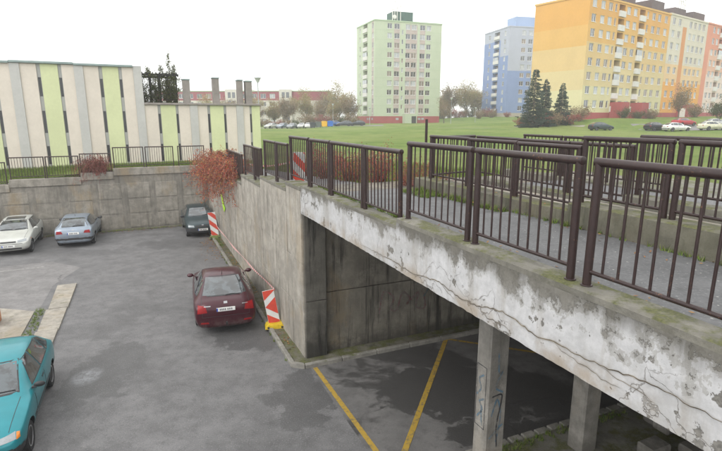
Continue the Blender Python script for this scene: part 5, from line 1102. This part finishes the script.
# red creeper hanging over the corner of the yard
def creeper(label, name, s, t, z, rx, ry, rz_, n, nl, lsz, seed, drop, mat):
    rt = lthing(name, label, 'creeper', s, t, z); r2 = random.Random(seed); tb = MB(); lb = MB(); tips = []
    for k in range(n):
        # arching canes that start on the crest and fall outwards
        a = Vector((r2.uniform(-.1, .5), r2.uniform(-ry, ry) * .8, r2.uniform(-.1, .25))); az = r2.uniform(0, 6.28); o = Vector((math.cos(az) * rx * r2.uniform(.3, 1) - .35 * rx, math.sin(az) * ry * .45, 0)); hgt = rz_ * r2.uniform(.2, 1.0); fall = drop * r2.uniform(0, 1) ** 1.6 * (1.0 if o.x < 0 else .2)
        pts = []
        for q in range(7):
            f = q / 6; pts.append(a + o * f * (1.6 - .6 * f) + Vector((0, 0, hgt * 4 * f * (1 - f) * .8 + hgt * .25 * f - fall * f * f)) + Vector((r2.gauss(0, .035), r2.gauss(0, .035), r2.gauss(0, .03))))
        tb.tube(pts, [.011, .010, .009, .008, .007, .006, .004], 3, cap=False); tips += pts[1:]
        for j in range(3):
            p0 = pts[r2.randint(2, 6)]; p1 = p0 + Vector((r2.gauss(-.05, .15), r2.gauss(0, .15), r2.gauss(0, .13))); tb.tube([p0, (p0 + p1) / 2 + Vector((0, 0, .03)), p1], [.005, .004, .002], 3, cap=False); tips += [(p0 + p1) / 2, p1]
    for k in range(nl): p = r2.choice(tips); leafquad(lb, p + Vector((r2.gauss(0, .05), r2.gauss(0, .05), r2.gauss(0, .05))), lsz, r2)
    obj('canes', tb, m_twig_red, rt); obj('leaves', lb, mat, rt)
creeper('big orange red creeper spilling over the corner of the yard walls', 'creeper', 20.4, .0, 3.6, 1.2, 2.9, 1.0, 520, 21000, .062, 61, 1.3, m_leaf_red)
creeper('small red shrub growing through the railing of the far wall', 'creeper', 27.55, -5.7, 3.2, 1.0, .4, .95, 200, 2000, .06, 62, .7, m_leaf_pink)
m_red_sh = leafm('dark_red_leaf', [(.24, .03, .045), (.36, .06, .07), (.30, .11, .06), (.16, .05, .04), (.12, .12, .04)])
for i, (s, t, sx, lb) in enumerate([(6.9, 2.9, .45, 'dark red leafy shrub behind the fourth railing panel, nearest of its row'), (7.9, 2.8, .6, 'dark red leafy shrub, second of the row behind the railing'), (9.3, 2.5, .74, 'dark red leafy shrub, third of the row behind the railing'), (10.9, 2.3, .78, 'dark red leafy shrub, fourth of the row behind the railing'), (12.6, 2.2, .82, 'dark red leafy shrub, farthest of the row behind the railing'), (14.6, 2.1, .8, 'red shrub behind the lower railing steps')]):
    p = LW(s, t); put_bush('shrub', lb, make_bush(1.1, .9, 1.35, 70 + i, m_red_sh, 1700, .06, m_twig_red, 40), (p.x, p.y, fz(p.x, p.y) - .05), i, sx, 'red shrubs beside the walkway')
# climbers on the pergola
def climber():
    r2 = random.Random(81); tb = MB(); lb = MB(); tips = []
    for k in range(110):
        x = r2.uniform(-1.7, 1.45); y = r2.choice((-.1, .0, 2.2)); zz = r2.uniform(.9, 2.1); pts = [Vector((x + r2.gauss(0, .12), y + r2.gauss(0, .1), zz * f)) for f in (0, .3, .6, 1)]; tb.tube(pts, [.02, .015, .01, .005], 3, cap=False); tips += pts
    for k in range(30): x = r2.uniform(.2, 1.3); p = Vector((x, r2.uniform(-.2, .4), r2.uniform(.2, 2.0))); tips += [p, p + Vector((.1, 0, .2))]
    for (x, h) in ((.85, 3.5), (.2, 2.6), (-.9, 2.45), (1.2, 2.6)):
        for f in range(14): tips.append(Vector((x + r2.gauss(0, .09) * (1.3 - f / 14), .2, 1.9 + (h - 1.9) * f / 13)))
        tb.tube([(x, .2, 1.6), (x, .2, h)], [.02, .006], 3)
    for k in range(11000): p = r2.choice(tips); leafquad(lb, p + Vector((r2.gauss(0, .10), r2.gauss(0, .12), r2.gauss(0, .10))), .11, r2)
    rt = lthing('climbing_plant', 'dark green climber covering the pergola on the low roof', 'climber', 34, -1.9, 7.05); rt.scale = (.76, 1, .95); obj('stems', tb, m_bark, rt)['kind'] = 'stuff'; obj('foliage', lb, m_leaf_grn, rt)
climber()
# fallen leaves
def litter(name, label, regs, n, seed, sz=.07):
    r2 = random.Random(seed); mb = MB()
    for k in range(n):
        s0, s1, t0, t1, z = r2.choice(regs); p = Vector((t0 + (t1 - t0) * r2.random() ** 1.6, r2.uniform(s0, s1), z + .006 + r2.random() * .012)); leafquad(mb, p, sz, r2, Vector((0, 0, 2.2)))
    tag(frame(obj(name, mb, m_litter)), label, 'leaves', kind='stuff')
litter('fallen_leaves', 'brown leaves lying along the foot of the yard walls', [(26.6, 27.05, -16, -8, .0), (26.7, 27.05, -8, -1, .0), (26.7, 27.1, -12, -9, .0), (19, 27, -.42, -1.3, .0), (19, 27, -.42, -1.0, .0), (9, 26, -.05, -.3, .07)], 1500, 91)
litter('fallen_leaves', 'small dead leaves and debris on the walkway kerbs', [(3.3, 8.5, .3, .8, 4.56), (-2, 3, .3, .5, 4.655), (-2, 6, 2.15, 1.6, 4.655), (0, 6.4, 2.17, 2.5, 4.88)], 200, 92, .045)
# grass blades along the walkway, the ramp ends and the far wall, and moss-side tufts
def blades(name, label, regs, n, seed, h=.12):
    r2 = random.Random(seed); mb = MB(); tot = sum((b - a) * (d - c) for a, b, c, d in regs)
    for (s0, s1, t0, t1) in regs:
        for k in range(int(n * (s1 - s0) * (t1 - t0) / tot)):
            s, t = r2.uniform(s0, s1), r2.uniform(t0, t1); z = fzl(s, t); hh = h * r2.uniform(.5, 1.4); az = r2.uniform(0, 6.28); wx, wy_ = math.cos(az) * .012, math.sin(az) * .012; lx, ly = r2.gauss(0, .04), r2.gauss(0, .04)
            b = len(mb.v); mb.v += [(t - wx, s - wy_, z - .01), (t + wx, s + wy_, z - .01), (t + lx, s + ly, z + hh)]; mb.f.append((b, b + 1, b + 2)); mb.m.append(0)
    tag(frame(obj(name, mb, m_blade)), label, 'grass', kind='stuff')
blades('grass', 'grass blades beside the sloping walkway', [(6.8, 14, 2.2, 9), (14, 24, 2.2, 8)], 36000, 93); blades('grass', 'grass strip on top of the far wall', [(27.7, 30.9, -13, 0)], 22000, 94, .14)
def tufts(regs, n, seed, label):
    r2 = random.Random(seed); mb = MB()
    for k in range(n):
        s0, s1, t0, t1, z = r2.choice(regs); s, t = r2.uniform(s0, s1), r2.uniform(t0, t1)
        for j in range(r2.randint(6, 14)):
            az = r2.uniform(0, 6.28); l = r2.uniform(.03, .10); a = Vector((t + r2.gauss(0, .02), s + r2.gauss(0, .02), z)); e_ = a + Vector((math.cos(az) * l * .6, math.sin(az) * l * .6, l)); wv = Vector((-math.sin(az), math.cos(az), 0)) * .007; b = len(mb.v); mb.v += [tuple(a - wv), tuple(a + wv), tuple(e_)]; mb.f.append((b, b + 1, b + 2)); mb.m.append(0)
    tag(frame(obj('weeds', mb, m_blade)), label, 'weeds', kind='stuff')
tufts([(-3, 6.4, 2.08, 2.15, 4.655), (3.5, 8, .29, .34, 4.59), (3, 6.6, 2.08, 2.15, 4.6), (5.5, 6.6, 1.7, 2.1, 4.6)], 420, 95, 'weeds growing along the kerb of the second railing row')
tufts([(12.5, 15.3, -7.0, -6.75, .03), (8.3, 24, -.45, -.38, .0), (26.9, 27.1, -12, -.5, .02), (21, 24, -.4, -.1, .07), (3.3, 3.5, 1.8, 5.5, .1)], 380, 96, 'weeds along the kerbs and joints of the yard')
# ------------------------------------------------------------------ damp November air
hb = MB(); hb.b2(-900, 1000, -600, 1100, -1.3, 52); hz = obj('haze', hb, None); tag(hz, 'thin pale haze over the whole place', None, None, 'stuff')
hm = bpy.data.materials.new('haze'); hm.use_nodes = True; t_ = hm.node_tree; t_.nodes.clear(); ho = t_.nodes.new('ShaderNodeOutputMaterial'); hv = t_.nodes.new('ShaderNodeVolumePrincipled')
hv.inputs['Color'].default_value = (.93, .95, .97, 1); hv.inputs['Density'].default_value = .001; hv.inputs['Anisotropy'].default_value = .2
t_.links.new(hv.outputs[0], ho.inputs['Volume']); hz.data.materials.clear(); hz.data.materials.append(hm)
sc.cycles.volume_bounces = 1; sc.cycles.max_bounces = 6; sc.cycles.diffuse_bounces = 3; sc.cycles.glossy_bounces = 2; sc.cycles.transmission_bounces = 2; sc.cycles.transparent_max_bounces = 4
